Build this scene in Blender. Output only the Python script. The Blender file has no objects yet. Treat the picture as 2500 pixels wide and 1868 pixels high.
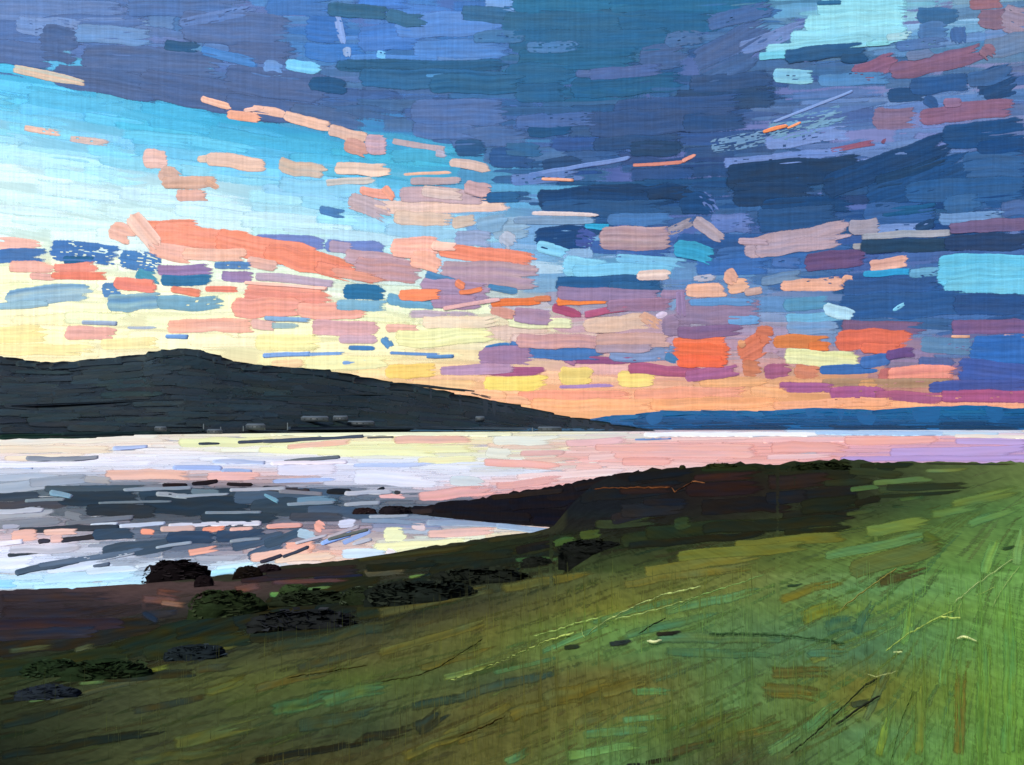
import bpy, math, random
import numpy as np

rng = np.random.default_rng(7)
sc = bpy.context.scene
COL = sc.collection

# ---------------------------------------------------------------- camera
H = 30.0                 # eye height above the water, metres
F = 2165.0               # focal length in pixels of a 2500 px wide picture
CX, HY = 1250.0, 1040.0  # picture x straight ahead, picture y of the horizon
cam_d = bpy.data.cameras.new('camera')
cam = bpy.data.objects.new('camera', cam_d)
COL.objects.link(cam)
cam.location = (0, 0, H)
cam.rotation_euler = (math.pi / 2, 0, 0)
cam_d.sensor_width = 36
cam_d.lens = 36 * F / 2500
cam_d.shift_y = (HY - 934) / 2500
cam_d.clip_start = 0.3
cam_d.clip_end = 90000
sc.camera = cam
sc.view_settings.view_transform = 'Standard'
sc.view_settings.look = 'None'
sc.view_settings.exposure = 0.0
sc.view_settings.gamma = 1.0
sc.view_settings.use_curve_mapping = False
sc.cycles.max_bounces = 4
sc.cycles.transparent_max_bounces = 32
sc.cycles.use_denoising = True

sun_d = bpy.data.lights.new('sun', 'SUN')
sun_d.energy = 3.75
sun_d.angle = math.radians(14)
sun_d.color = (1.0, 0.96, 0.88)
sun = bpy.data.objects.new('sun', sun_d)
COL.objects.link(sun)
from mathutils import Vector
SUN_TO = Vector((-0.42, -0.68, 0.80)).normalized()
sun.rotation_euler = SUN_TO.to_track_quat('Z', 'Y').to_euler()
sun.location = (0, 0, 200)


def s2l(c):
    c = np.asarray(c, float) / 255.0
    return np.where(c <= 0.04045, c / 12.92, ((c + 0.055) / 1.055) ** 2.4)


def hexc(h):
    h = h.lstrip('#')
    return np.array([int(h[i:i + 2], 16) for i in (0, 2, 4)], float)


# ---------------------------------------------------------------- node helpers
class NT:
    def __init__(self, tree):
        self.t = tree
        tree.nodes.clear()

    def n(self, kind, **kw):
        nd = self.t.nodes.new(kind)
        for k, v in kw.items():
            setattr(nd, k, v)
        return nd

    def link(self, a, b):
        self.t.links.new(a, b)

    def put(self, sock, v):
        if isinstance(v, bpy.types.NodeSocket):
            self.link(v, sock)
        else:
            sock.default_value = v

    def math(self, op, a, b=0.0, clamp=False):
        nd = self.n('ShaderNodeMath', operation=op, use_clamp=clamp)
        self.put(nd.inputs[0], a)
        self.put(nd.inputs[1], b)
        return nd.outputs[0]

    def vec(self, x, y, z):
        nd = self.n('ShaderNodeCombineXYZ')
        for i, v in enumerate((x, y, z)):
            self.put(nd.inputs[i], v)
        return nd.outputs[0]

    def noise(self, v, scale, detail=2.0, rough=0.5):
        nd = self.n('ShaderNodeTexNoise')
        self.put(nd.inputs['Vector'], v)
        nd.inputs['Scale'].default_value = scale
        nd.inputs['Detail'].default_value = detail
        nd.inputs['Roughness'].default_value = rough
        return nd.outputs['Fac']

    def rng(self, v, a, b, c, d):
        nd = self.n('ShaderNodeMapRange')
        self.put(nd.inputs[0], v)
        for i, k in enumerate((a, b, c, d)):
            nd.inputs[i + 1].default_value = k
        return nd.outputs[0]

    def mix(self, f, a, b, mode='MIX'):
        nd = self.n('ShaderNodeMix', data_type='RGBA', blend_type=mode)
        self.put(nd.inputs[0], f)
        self.put(nd.inputs[6], a)
        self.put(nd.inputs[7], b)
        return nd.outputs[2]


# ---------------------------------------------------------------- sky
# colours of the open sky: columns by bearing, rows by height (picture x / y only used as shorthand for angles)
SKY = {
    0:    [(0, 'a0b8d8'), (150, '50bcea'), (260, '6cc6ec'), (330, 'a8def4'), (400, 'ccf0f8'), (560, 'd8f4f0'), (640, 'f2f6d2'), (740, 'f4f6cc'), (860, 'f6eabc'), (1040, 'f6e0ac')],
    500:  [(0, '6c7cb4'), (280, '44b4e2'), (380, '66c2ea'), (450, 'b4e2f4'), (520, 'ccf0f6'), (610, 'dcf4f0'), (680, 'f0f6d8'), (760, 'f4f6cc'), (860, 'f6ecc0'), (1040, 'f4dca0')],
    1000: [(0, '5a7cc4'), (280, '4c7cc0'), (345, '44aad6'), (420, '50b4dc'), (520, '86cae8'), (590, 'a8dcee'), (680, 'c4dce0'), (760, 'ecf0c8'), (860, 'f0ecb4'), (920, 'f6cc98'), (1040, 'f8b884')],
    1500: [(0, '3a6ea4'), (250, '5068a4'), (440, '5268aa'), (560, '5872b4'), (640, '68a4cc'), (700, '7488b0'), (800, 'c8a4b0'), (900, 'e4b0a8'), (950, 'f4b08c'), (1040, 'f8b884')],
    2000: [(0, '5c74b0'), (200, '7080bc'), (380, '8890cc'), (520, '5870b4'), (620, '5068b0'), (740, '6c8cb8'), (850, 'a08ca8'), (930, 'e0a478'), (1040, 'f4b080')],
    2500: [(0, '8088b0'), (200, '8890c0'), (380, '4c649c'), (520, '6c84c0'), (620, '5470a8'), (780, '48689c'), (900, '5c5c9c'), (955, '9c5c8c'), (980, 'f0a888'), (1040, 'f4b080')],
}


def sky_nodes(nt, direction):
    """colour of the painted-looking evening sky for a direction vector"""
    sep = nt.n('ShaderNodeSeparateXYZ')
    nt.link(direction, sep.inputs[0])
    X, Y, Z = sep.outputs
    az = nt.math('ARCTAN2', X, Y)
    el = nt.math('ARCTAN2', Z, nt.math('SQRT', nt.math('ADD', nt.math('MULTIPLY', X, X), nt.math('MULTIPLY', Y, Y))))
    # long flat brush-like streaks break up every transition
    st = nt.vec(nt.math('MULTIPLY', az, 6.0), nt.math('MULTIPLY', el, 42.0), 0.0)
    n1 = nt.noise(st, 1.0, 3.0, 0.6)
    fine = nt.noise(nt.vec(nt.math('MULTIPLY', az, 14.0), nt.math('ADD', nt.math('MULTIPLY', el, 420.0), nt.math('MULTIPLY', az, 60.0)), 3.0), 1.0, 2.0, 0.5)
    el2 = nt.math('ADD', el, nt.math('MULTIPLY', nt.math('SUBTRACT', n1, 0.5), 0.055))
    az2 = nt.math('ADD', az, nt.math('MULTIPLY', nt.math('SUBTRACT', n1, 0.5), 0.12))
    xs = sorted(SKY)
    tops = 0.46
    outs = []
    for x in xs:
        r = nt.n('ShaderNodeValToRGB')
        pts = sorted([(math.atan((HY - y) / F * math.cos(math.atan((x - CX) / F))) / tops, c) for y, c in SKY[x]])
        el_r = r.color_ramp.elements
        el_r.remove(el_r[1])
        for i, (p, c) in enumerate(pts):
            p = max(0.0, min(1.0, p))
            e = el_r[0] if i == 0 else el_r.new(p)
            e.position = p
            e.color = (*s2l(hexc(c)), 1)
        nt.link(nt.math('DIVIDE', el2, tops), r.inputs[0])
        outs.append(r.outputs[0])
    col = outs[0]
    for i in range(1, len(xs)):
        a0 = math.atan((xs[i - 1] - CX) / F)
        a1 = math.atan((xs[i] - CX) / F)
        col = nt.mix(nt.rng(az2, a0, a1, 0, 1), col, outs[i])
    # bristle grain and the upright thread of the ground showing through
    thread = nt.noise(nt.vec(nt.math('MULTIPLY', az, 330.0), nt.math('MULTIPLY', el, 9.0), 8.0), 1.0, 3.0, 0.6)
    g = nt.math('MULTIPLY', nt.rng(fine, 0.25, 0.75, 0.90, 1.08), nt.rng(thread, 0.3, 0.7, 0.95, 1.05))
    return nt.mix(1.0, col, nt.vec(g, g, g), 'MULTIPLY')


world = bpy.data.worlds.new('World')
sc.world = world
world.use_nodes = True
nt = NT(world.node_tree)
tc = nt.n('ShaderNodeTexCoord')
bg = nt.n('ShaderNodeBackground')
nt.link(sky_nodes(nt, tc.outputs['Generated']), bg.inputs[0])
bg.inputs[1].default_value = 1.0
out = nt.n('ShaderNodeOutputWorld')
nt.link(bg.outputs[0], out.inputs[0])

sky_mat = bpy.data.materials.new('sky')
sky_mat.use_nodes = True
nt = NT(sky_mat.node_tree)
geo = nt.n('ShaderNodeNewGeometry')
em = nt.n('ShaderNodeEmission')
nt.link(sky_nodes(nt, geo.outputs['Position']), em.inputs[0])
out = nt.n('ShaderNodeOutputMaterial')
nt.link(em.outputs[0], out.inputs[0])
sky_mat.cycles.emission_sampling = 'NONE'


# ---------------------------------------------------------------- paint-like surfaces coloured by their own 'col'
def paint(name, unit, rough=0.5, spec=0.3, weave=0.05, bump=0.35, flow=None):
    """unit: metres of one picture pixel where the thing stands"""
    m = bpy.data.materials.new(name)
    m.use_nodes = True
    nt = NT(m.node_tree)
    at = nt.n('ShaderNodeAttribute', attribute_name='col')
    geo = nt.n('ShaderNodeNewGeometry')
    sep = nt.n('ShaderNodeSeparateXYZ')
    nt.link(geo.outputs['Position'], sep.inputs[0])
    X, Y, Z = sep.outputs
    k = 1.0 / unit
    thread = nt.noise(nt.vec(nt.math('MULTIPLY', X, k * 0.16), nt.math('MULTIPLY', Y, k * 0.004), nt.math('MULTIPLY', Z, k * 0.007)), 1.0, 3.0, 0.65)
    weft = nt.noise(nt.vec(nt.math('MULTIPLY', X, k * 0.012), nt.math('MULTIPLY', Y, k * 0.02), nt.math('MULTIPLY', Z, k * 0.22)), 1.0, 2.0, 0.6)
    grain = nt.noise(nt.vec(nt.math('MULTIPLY', X, k * 0.05), nt.math('MULTIPLY', Y, k * 0.05), nt.math('MULTIPLY', Z, k * 0.12)), 1.0, 4.0, 0.7)
    g = nt.math('MULTIPLY', nt.rng(thread, 0.3, 0.7, 1 - weave, 1 + weave), nt.rng(weft, 0.3, 0.7, 1 - weave * 0.28, 1 + weave * 0.28))
    g = nt.math('MULTIPLY', g, nt.rng(grain, 0.25, 0.75, 0.93, 1.07))
    col = nt.mix(1.0, at.outputs['Color'], nt.vec(g, g, g), 'MULTIPLY')
    b = nt.n('ShaderNodeBsdfPrincipled')
    nt.link(col, b.inputs['Base Color'])
    b.inputs['Roughness'].default_value = rough
    b.inputs['Specular IOR Level'].default_value = spec
    bp = nt.n('ShaderNodeBump')
    bp.inputs['Strength'].default_value = bump
    bp.inputs['Distance'].default_value = unit * 2.2
    nt.link(nt.math('ADD', nt.math('MULTIPLY', thread, 0.6), nt.math('ADD', nt.math('MULTIPLY', weft, 0.7), grain)), bp.inputs['Height'])
    nt.link(bp.outputs[0], b.inputs['Normal'])
    # where the brush ran thin the body breaks up into scumbled wisps
    thin = nt.n('ShaderNodeAttribute', attribute_name='body')
    speck = nt.noise(nt.vec(nt.math('MULTIPLY', X, k * 0.30), nt.math('MULTIPLY', Y, k * 0.05), nt.math('MULTIPLY', Z, k * 0.34)), 1.0, 1.0, 0.5)
    br = nt.math('ADD', nt.math('MULTIPLY', thread, 0.38), nt.math('ADD', nt.math('MULTIPLY', weft, 0.30), nt.math('MULTIPLY', speck, 0.32)))
    al = nt.math('MULTIPLY', nt.math('SUBTRACT', nt.math('MULTIPLY', thin.outputs['Fac'], 1.15), br), 3.2, clamp=True)
    nt.link(al, b.inputs['Alpha'])
    o = nt.n('ShaderNodeOutputMaterial')
    nt.link(b.outputs[0], o.inputs[0])
    return m


M_CLOUD = paint('cloud_paint', 6.5, 0.62, 0.10, 0.09, 0.4)
M_HILL = paint('hillside_scrub', 1.8, 0.6, 0.02, 0.12, 0.5)
M_LAND = paint('turf', 0.05, 0.8, 0.0, 0.16, 0.55)
M_SHORE = paint('shore_growth', 0.1, 0.5, 0.0, 0.12, 0.6)
M_WATER = paint('water_ripple', 0.15, 0.45, 0.1, 0.04, 0.15)


# ---------------------------------------------------------------- mesh building
def make_mesh(name, V, Q, C=None, T=None):
    me = bpy.data.meshes.new(name)
    V = np.asarray(V, np.float32)
    nq = 0 if Q is None else len(Q)
    ntr = 0 if T is None else len(T)
    loops = np.concatenate([a.reshape(-1) for a in (Q, T) if a is not None and len(a)]).astype(np.int32)
    me.vertices.add(len(V))
    me.vertices.foreach_set('co', V.reshape(-1))
    me.loops.add(len(loops))
    me.loops.foreach_set('vertex_index', loops)
    me.polygons.add(nq + ntr)
    starts = np.concatenate([np.arange(nq) * 4, nq * 4 + np.arange(ntr) * 3]).astype(np.int32)
    me.polygons.foreach_set('loop_start', starts)
    me.update(calc_edges=True)
    if C is not None:
        a = me.color_attributes.new('col', 'FLOAT_COLOR', 'POINT')
        C = np.asarray(C, np.float32)
        cc = np.ones((len(V), 4), np.float32)
        cc[:, :3] = C[:, :3]
        a.data.foreach_set('color', cc.reshape(-1))
        bd = me.attributes.new('body', 'FLOAT', 'POINT')
        bd.data.foreach_set('value', (C[:, 3] if C.shape[1] > 3 else np.ones(len(V), np.float32)).copy())
    me.validate()
    return me


def obj(name, me, mat, parent=None, loc=(0, 0, 0), smooth=True):
    if mat is not None:
        me.materials.append(mat)
    if smooth:
        me.polygons.foreach_set('use_smooth', np.ones(len(me.polygons), bool))
    o = bpy.data.objects.new(name, me)
    o.location = loc
    o.parent = parent
    COL.objects.link(o)
    return o


def empty(name, loc):
    o = bpy.data.objects.new(name, None)
    o.location = loc
    o.empty_display_size = 1
    COL.objects.link(o)
    return o


def tag(o, label=None, cat=None, group=None, kind=None):
    if label:
        o['label'] = label
    if cat:
        o['category'] = cat
    if group:
        o['group'] = group
    if kind:
        o['kind'] = kind
    return o


# the sky backdrop: a far curved wall beyond the clouds
n = 96
az = np.linspace(-0.95, 0.95, n)
zz = np.linspace(-300, 14500, 30)
V = np.array([[26000 * math.sin(a), 26000 * math.cos(a), z] for z in zz for a in az])
Q = np.array([[j * n + i, j * n + i + 1, (j + 1) * n + i + 1, (j + 1) * n + i] for j in range(29) for i in range(n - 1)])
tag(obj('sky', make_mesh('sky', V, Q), sky_mat), kind='structure')


# ---------------------------------------------------------------- places: surfaces described column by column
class Ruled:
    """ground or slope whose every bearing is a straight line between a near and a far edge"""
    def __init__(self, far, near, grazing=True):
        self.fx, self.fy, self.fd = [np.array(c, float) for c in zip(*far)]
        self.nx, self.ny, self.nd = [np.array(c, float) for c in zip(*near)]
        self.grazing = grazing
        self.top = np.zeros((260, 330))   # what already lies on it, 10 px cells

    def depth(self, x, y):
        fy, fi = np.interp(x, self.fx, self.fy), np.interp(x, self.fx, 1 / self.fd)
        ny, ni = np.interp(x, self.nx, self.ny), np.interp(x, self.nx, 1 / self.nd)
        t = (y - fy) / (ny - fy)
        inv = fi + (ni - fi) * t
        inv = np.maximum(inv, np.minimum(fi, ni) * 0.72)
        return 1 / inv

    def pos(self, x, y, lift=0.0, h=0.0):
        d = self.depth(x, y)
        d = d * (1 - lift / F)
        u = d / F
        return np.stack([(x - CX) * u, d, H - (y - HY) * u + h * u], -1)

    def sing(self, x, y):
        a, b = self.pos(np.array([x]), np.array([y]))[0], self.pos(np.array([x]), np.array([y - 4.0]))[0]
        v = b - a
        v /= np.linalg.norm(v) + 1e-9
        c = self.pos(np.array([x + 4.0]), np.array([y]))[0] - a
        c /= np.linalg.norm(c) + 1e-9
        nrm = np.cross(c, v)
        r = a - np.array([0, 0, H])
        return abs(np.dot(nrm, r / np.linalg.norm(r)))


class Wall:
    """clouds: stand upright at a distance"""
    def __init__(self, d):
        self.d = d
        self.top = np.zeros((260, 330))

    def pos(self, x, y, lift=0.0, h=0.0):
        d = self.d - (lift + h) * self.d / F + 0 * x
        u = self.d / F * (1 - (lift + h) / F)
        return np.stack([(x - CX) * u, d, H - (y - HY) * u], -1)

    def sing(self, x, y):
        return 1.0


def sm1(n, step, r=None):
    """smooth 1-d noise in -1..1, n samples, one knot every `step` samples"""
    r = rng if r is None else r
    k = max(2, int(n / max(step, 1)) + 2)
    kn = r.uniform(-1, 1, k)
    return np.interp(np.linspace(0, k - 1, n), np.arange(k), kn)


def sm2(a, b, sa, sb):
    ka, kb = max(2, int(a / sa) + 2), max(2, int(b / sb) + 2)
    g = rng.uniform(-1, 1, (ka, kb))
    ia = np.linspace(0, ka - 1.001, a)
    ib = np.linspace(0, kb - 1.001, b)
    i0, j0 = ia.astype(int), ib.astype(int)
    fa, fb = (ia - i0)[:, None], (ib - j0)[None, :]
    g00, g10 = g[np.ix_(i0, j0)], g[np.ix_(i0 + 1, j0)]
    g01, g11 = g[np.ix_(i0, j0 + 1)], g[np.ix_(i0 + 1, j0 + 1)]
    return (g00 * (1 - fa) + g10 * fa) * (1 - fb) + (g01 * (1 - fa) + g11 * fa) * fb


def blue_shift(c):
    sat = c[2] - c[0]
    if sat > 25 and c[2] > c[1] + 4 and c.mean() < 170:
        k = np.clip((c.mean() - 45) / 35, 0.35, 1)
        if sat > 90:
            c = c * 0.9 + c.mean() * 0.1
        if sat < 75:
            c = c + k * np.array([-14.0, -7.0, -4.0])
        c = c + k * np.array([-0.14 * max(0.0, sat - 55), 0.33 * max(0.0, 60 - (c[1] - c[0]) * 1.2) - 1, 0.18 * max(0.0, 112 - sat)])
    return c


def stroke(surf, x0, y0, x1, y1, w, c, sag=0.0, c2=None, dry=0.0, amp=1.0, thick=None, blend=None, rag=1.0, taper=0.0, cap=False, var=1.0, qual=1.0, soft=0.0, up=0.0):
    """one loaded-brush streak: returns verts, quads, colours"""
    L = max(6.0, math.hypot(x1 - x0, y1 - y0))
    ux, uy = (x1 - x0) / L, (y1 - y0) / L
    px, py = -uy, ux
    ns = int(np.clip(L / (7 / qual), 7, 90))
    ntt = int(np.clip(w / (2.6 / qual), 5, 34))
    s = np.linspace(0, 1, ns)
    t = np.linspace(-1, 1, ntt)
    r = w / 2
    # ragged, rounded ends, one length per bristle row
    rnd = (1 - np.sqrt(np.clip(1 - (t * 0.97) ** 2, 0, 1))) * min(0.75 * r / L, 0.4)
    s0 = rnd + np.abs(sm1(ntt, 2)) * 0.09 * rag * min(1, 3 * r / L)
    s1 = 1 - rnd - np.abs(sm1(ntt, 1.5)) ** 1.5 * 0.42 * rag * min(1, 2.0 * r / L)
    S = s0[:, None] + (s1 - s0)[:, None] * s[None, :]
    if taper == 0:
        taper = rng.uniform(0.03, 0.28)
    sk = rng.uniform(-0.35, 0.35)
    hw = 1 - taper * (2 * S - 1 + sk) ** 2 / (1 + abs(sk)) ** 2
    wob = sm1(ns, 9)[None, :] * min(4.0, w * 0.08)
    Tt = t[:, None] * r * hw + wob + (np.abs(t)[:, None] ** 3) * np.sign(t)[:, None] * (sm2(ntt, ns, 8, 5) * min(4.0, w * 0.10) + sm2(ntt, ns, 8, 1) * min(1.0, w * 0.03))
    bow = sag * 4 * S * (1 - S)
    X = x0 + ux * S * L + px * Tt
    Y = y0 + uy * S * L + py * Tt + bow
    # relief
    sg = surf.sing((x0 + x1) / 2, (y0 + y1) / 2)
    a = 0.45 * amp * min(1.0, 6 * sg)
    ridge = sm1(ntt, 2.3)[:, None] * 1.1 + sm2(ntt, ns, 2, 9) * 0.55
    rim = np.exp(-((np.abs(t)[:, None] - 0.86) / 0.11) ** 2) * 0.9
    endr = np.exp(-((s[None, :] - 0.95) / 0.035) ** 2) * 1.1 * (0.4 + np.abs(sm1(ntt, 2)))[:, None]
    h = a * 0.75 * (1.0 + ridge + rim * (0.5 + 0.5 * sm1(ns, 5)[None, :]) + endr)
    h = np.clip(h, 0.1 * a, None)
    h[0] *= 0.2; h[-1] *= 0.2; h[:, 0] *= 0.2; h[:, -1] *= 0.3
    body = None
    if soft > 0:
        ew = (1 - np.abs(t)) * r / max(4.0, min(r * 0.6, 16.0) * soft)
        e1 = (1 - s) * L / (max(10.0, min(L * 0.4, 90.0)) * soft) * (1 + 0.6 * sm1(ntt, 1.5)[:, None])
        e0 = s * L / (max(6.0, min(L * 0.15, 30.0)) * soft)
        body = np.clip(np.minimum(np.minimum(ew[:, None], e0[None, :]), e1), 0, 1)
        h = h * (0.03 + 0.97 * np.clip((body - 0.25) / 0.75, 0, 1) ** 1.2)
    T = (thick if thick is not None else 2.0)
    edge = np.zeros((ntt, ns), bool)
    edge[0] = edge[-1] = True
    edge[:, 0] = edge[:, -1] = True
    # what lies below: the streak drapes over the ones before it
    vx, vy = X / 10 + 30, Y / 10 + 30
    top = surf.top
    tm = top.copy() if False else None
    ix0, ix1 = int(vx.min()) - 2, int(vx.max()) + 3
    iy0, iy1 = int(vy.min()) - 2, int(vy.max()) + 3
    ix0, iy0 = max(0, min(ix0, 320)), max(0, min(iy0, 250))
    ix1, iy1 = max(ix0 + 4, min(ix1, 330)), max(iy0 + 4, min(iy1, 260))
    sub = top[iy0:iy1, ix0:ix1]
    pad = np.pad(sub, 1, mode='edge')
    mx = np.max([pad[i:i + sub.shape[0], j:j + sub.shape[1]] for i in range(3) for j in range(3)], 0)
    if soft > 0.5:
        mx = sub * 0.7 + mx * 0.3
    pad = np.pad(mx, 1, mode='edge')
    mx = np.mean([pad[i:i + sub.shape[0], j:j + sub.shape[1]] for i in range(3) for j in range(3)], 0)
    lx = (vx - ix0 - 0.5).clip(0, sub.shape[1] - 1.001)
    ly = (vy - iy0 - 0.5).clip(0, sub.shape[0] - 1.001)
    i0, j0 = ly.astype(int), lx.astype(int)
    fa, fb = ly - i0, lx - j0
    lift = (mx[i0, j0] * (1 - fa) + mx[i0 + 1, j0] * fa) * (1 - fb) + (mx[i0, j0 + 1] * (1 - fa) + mx[i0 + 1, j0 + 1] * fa) * fb
    step = h * (0.12 if soft > 0.5 else 0.4) if cap else np.minimum(h / max(sg, 0.02), 2.2) * (0.3 if soft > 0.5 else 0.8)
    lift = lift + (0.03 if soft > 0.5 else 0.06) + up
    ci, cj = vy.astype(int).clip(0, 259), vx.astype(int).clip(0, 329)
    new = np.zeros_like(top)
    np.maximum.at(new, (ci.ravel(), cj.ravel()), (lift + step).ravel())
    np.maximum(top, np.minimum(new, top + 4.0 + 0 * new), out=top, where=new > 0)
    hh = h
    P = surf.pos(X, Y, lift, hh).reshape(-1, 3)
    # colour: two pigments half mixed on the brush
    c = np.asarray(c, float)
    if cap:
        c = blue_shift(c)
    if c2 is not None and cap:
        c2 = blue_shift(np.asarray(c2, float))
    cb = c if c2 is None else np.asarray(c2, float)
    k = np.clip(0.5 + 0.5 * sm1(ntt, 2)[:, None] + 0.35 * sm2(ntt, ns, 3, 10), 0, 1)
    if c2 is None:
        k = k * 0
    if blend is not None:
        e = np.clip((s[None, :] - 0.45) * 1.8 + 0.25 * sm1(ntt, 2)[:, None], 0, 1)
    col = c * (1 - k[..., None]) + cb * k[..., None]
    if blend is not None:
        col = col * (1 - e[..., None]) + np.asarray(blend, float) * e[..., None]
    lum = 1 + var * (0.055 * sm1(ntt, 1.2)[:, None] + 0.04 * sm2(ntt, ns, 1.3, 9))
    hue = var * 5.0 * sm2(ntt, ns, 3, 6)
    col = col * lum[..., None]
    col[..., 0] += hue
    col[..., 2] -= hue
    C = s2l(np.clip(col, 4, 252)).reshape(-1, 3)
    C = np.concatenate([C, np.ones((len(C), 1))], 1)
    if soft > 0:
        C[:, 3] = body.reshape(-1)
    idx = np.arange(ntt * ns).reshape(ntt, ns)
    Q = np.stack([idx[:-1, :-1], idx[:-1, 1:], idx[1:, 1:], idx[1:, :-1]], -1).reshape(-1, 4)
    if dry > 0:
        d = 0.5 + 0.5 * sm2(ntt - 1, ns - 1, 1, 3) + 0.28 * rng.uniform(-1, 1, (ntt - 1, ns - 1)) + 0.25 * (s[None, :-1] - 0.5)
        keep = (d < 1.12 - dry * 0.75).reshape(-1)
        if keep.sum() > 3:
            Q = Q[keep]
    if soft > 0:
        return P, Q, C, None
    # skirt going back into whatever is behind
    ring = np.concatenate([idx[0, :], idx[1:, -1], idx[-1, -2::-1], idx[-2:0:-1, 0]])
    k0 = len(P)
    bx, by = X.reshape(-1)[ring], Y.reshape(-1)[ring]
    lift = lift.reshape(-1)[ring]
    if cap:
        back = surf.pos(bx, by, lift - T, 0)
    else:
        back = surf.pos(bx, by, lift * 0.2 - 0.3, -0.3)
    P = np.concatenate([P, back])
    C = np.concatenate([C, C[ring]])
    m = len(ring)
    j = np.arange(m)
    jn = (j + 1) % m
    SQ = np.stack([ring[jn], ring[j], k0 + j, k0 + jn], -1)
    Q = np.concatenate([Q, SQ])
    TT = None
    if cap and dry == 0:
        P = np.concatenate([P, back.mean(0)[None]])
        C = np.concatenate([C, C[ring[:1]]])
        TT = np.stack([k0 + jn, k0 + j, np.full(m, k0 + m)], -1)
    return P, Q, C, TT


def join(parts):
    Vs, Qs, Cs, Ts, o = [], [], [], [], 0
    for P, Q, C, T in parts:
        Vs.append(P)
        Qs.append(Q + o)
        Cs.append(C)
        if T is not None:
            Ts.append(T + o)
        o += len(P)
    return np.concatenate(Vs), np.concatenate(Qs), np.concatenate(Cs), (np.concatenate(Ts) if Ts else None)


def parse(line):
    w = line.split()
    a = [float(v) for v in w[:5]]
    kw = {}
    for x in w[6:]:
        k, v = x.split('=')
        kw[k] = hexc(v) if k in ('c2', 'blend') else float(v)
    return a, hexc(w[5]), kw


def build_thing(surf, mat, name, part, label, cat, group, lines, **common):
    ms = []
    for l in lines:
        a, c, kw = parse(l)
        k2 = dict(common)
        k2.update(kw)
        if k2.get('cap'):
            k2.setdefault('thick', a[4] * 0.35)
        ms.append(stroke(surf, *a, c, **k2))
    allv = np.concatenate([m[0] for m in ms])
    loc = allv.mean(0)
    loc[2] = allv[:, 2].min()
    if len(ms) == 1:
        P, Q, C, T = ms[0]
        o = obj(name, make_mesh(name, P - loc, Q, C, T), mat, None, loc)
        tag(o, label, cat, group)
        return o
    e = empty(name, loc)
    tag(e, label, cat, group)
    for P, Q, C, T in ms:
        obj(part, make_mesh(part, P - loc, Q, C, T), mat, e)
    return e


def blocks(text):
    """'# label' headers followed by streak lines"""
    cur, outl = None, []
    for l in text.strip().splitlines():
        l = l.strip()
        if not l:
            continue
        if l.startswith('# '):
            cur = (l[2:], [])
            outl.append(cur)
        else:
            cur[1].append(l)
    return outl

# ---------------------------------------------------------------- clouds
CLOUD = Wall(14000)

# thin broken overcast behind the separate clouds: nobody could count its wisps
GRID_X = [0, 350, 700, 1050, 1400, 1750, 2100, 2500]
GRID_Y = [0, 80, 160, 240, 320, 400, 480, 560, 640, 720, 800, 880]
G = '''
6472ae 5c6ba2 4a74c0 4a76cc 2e6a98 2a6896 8cd2e6 746c84
5e6aa4 5f70ac 4674c4 4f78cc 2f6894 48629a 88cee4 6478b0
5c6498 5c659a 4c6cb0 3a68a0 2e648e 525e90 4a6894 706a8c
- 575c8a 575f90 465f98 2d6088 4a5582 6e80bc 44609a
- - 56628f 4c6098 44598c 48547f 7480c0 80709a
- - - 4c68a4 40588c 3a4a74 7c88c8 3c5482
- - - 4a6ca4 345080 33507c 2f4468 36548c
- - - - 344f80 4a60a0 304c80 34568e
- - - - 50649c 4464ac 48589a 4c5c94
- - - - - 6080b0 3c5690 3a5690
- - - - - 8c7ca0 506ca4 4c5c94
- - - - - b07c88 806c94 4c5aa0'''
G = [r.split() for r in G.strip().splitlines()]


def gridcol(G, gx, gy, x, y):
    """blend of the neighbouring colour notes; None where nothing stands"""
    i = int(np.clip(np.searchsorted(gx, x) - 1, 0, len(gx) - 2))
    j = int(np.clip(np.searchsorted(gy, y) - 1, 0, len(gy) - 2))
    fx = np.clip((x - gx[i]) / (gx[i + 1] - gx[i]), 0, 1)
    fy = np.clip((y - gy[j]) / (gy[j + 1] - gy[j]), 0, 1)
    ws, c = 0, 0
    for a, b, w in ((i, j, (1 - fx) * (1 - fy)), (i + 1, j, fx * (1 - fy)), (i, j + 1, (1 - fx) * fy), (i + 1, j + 1, fx * fy)):
        if G[b][a] != '-':
            c = c + hexc(G[b][a]) * w
            ws += w
    return c / ws if ws > 0.6 else None


ms = []
r1 = np.random.default_rng(11)
for y in np.arange(-174, 900, 24):
    for x in np.arange(-290, 2760, 150):
        xx, yy = x + r1.uniform(-60, 60), y + r1.uniform(-12, 12)
        # lower edge of the dark overcast falls from the left toward the middle
        lim = np.interp(xx, [-300, 0, 215, 390, 560, 800, 950, 1150, 1300, 1700, 2000, 2600], [140, 140, 185, 225, 265, 315, 330, 440, 560, 690, 780, 880])
        if yy > lim - 14:
            continue
        c = gridcol(G, GRID_X, GRID_Y, np.clip(xx + 60, 0, 2499), max(yy, 0))
        if c is None:
            continue
        c = c * r1.uniform(0.93, 1.06) + r1.uniform(-6, 6, 3)
        sl = np.interp(xx, [0, 900, 1500, 2500], [0.14, 0.02, -0.03, -0.10])
        L = r1.uniform(160, 420)
        ms.append(stroke(CLOUD, xx, yy, xx + L, yy + sl * L, r1.uniform(30, 66), c, cap=True, thick=10, dry=float(r1.choice([0, 0, 0.2])), amp=0.6, sag=r1.uniform(-5, 5), qual=0.8, soft=1.0))
P, Q, C, T = join(ms)
tag(obj('overcast', make_mesh('overcast', P, Q, C, T), M_CLOUD), 'thin streaky blue and violet overcast spread behind the dark clouds', 'cloud', kind='stuff')

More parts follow.
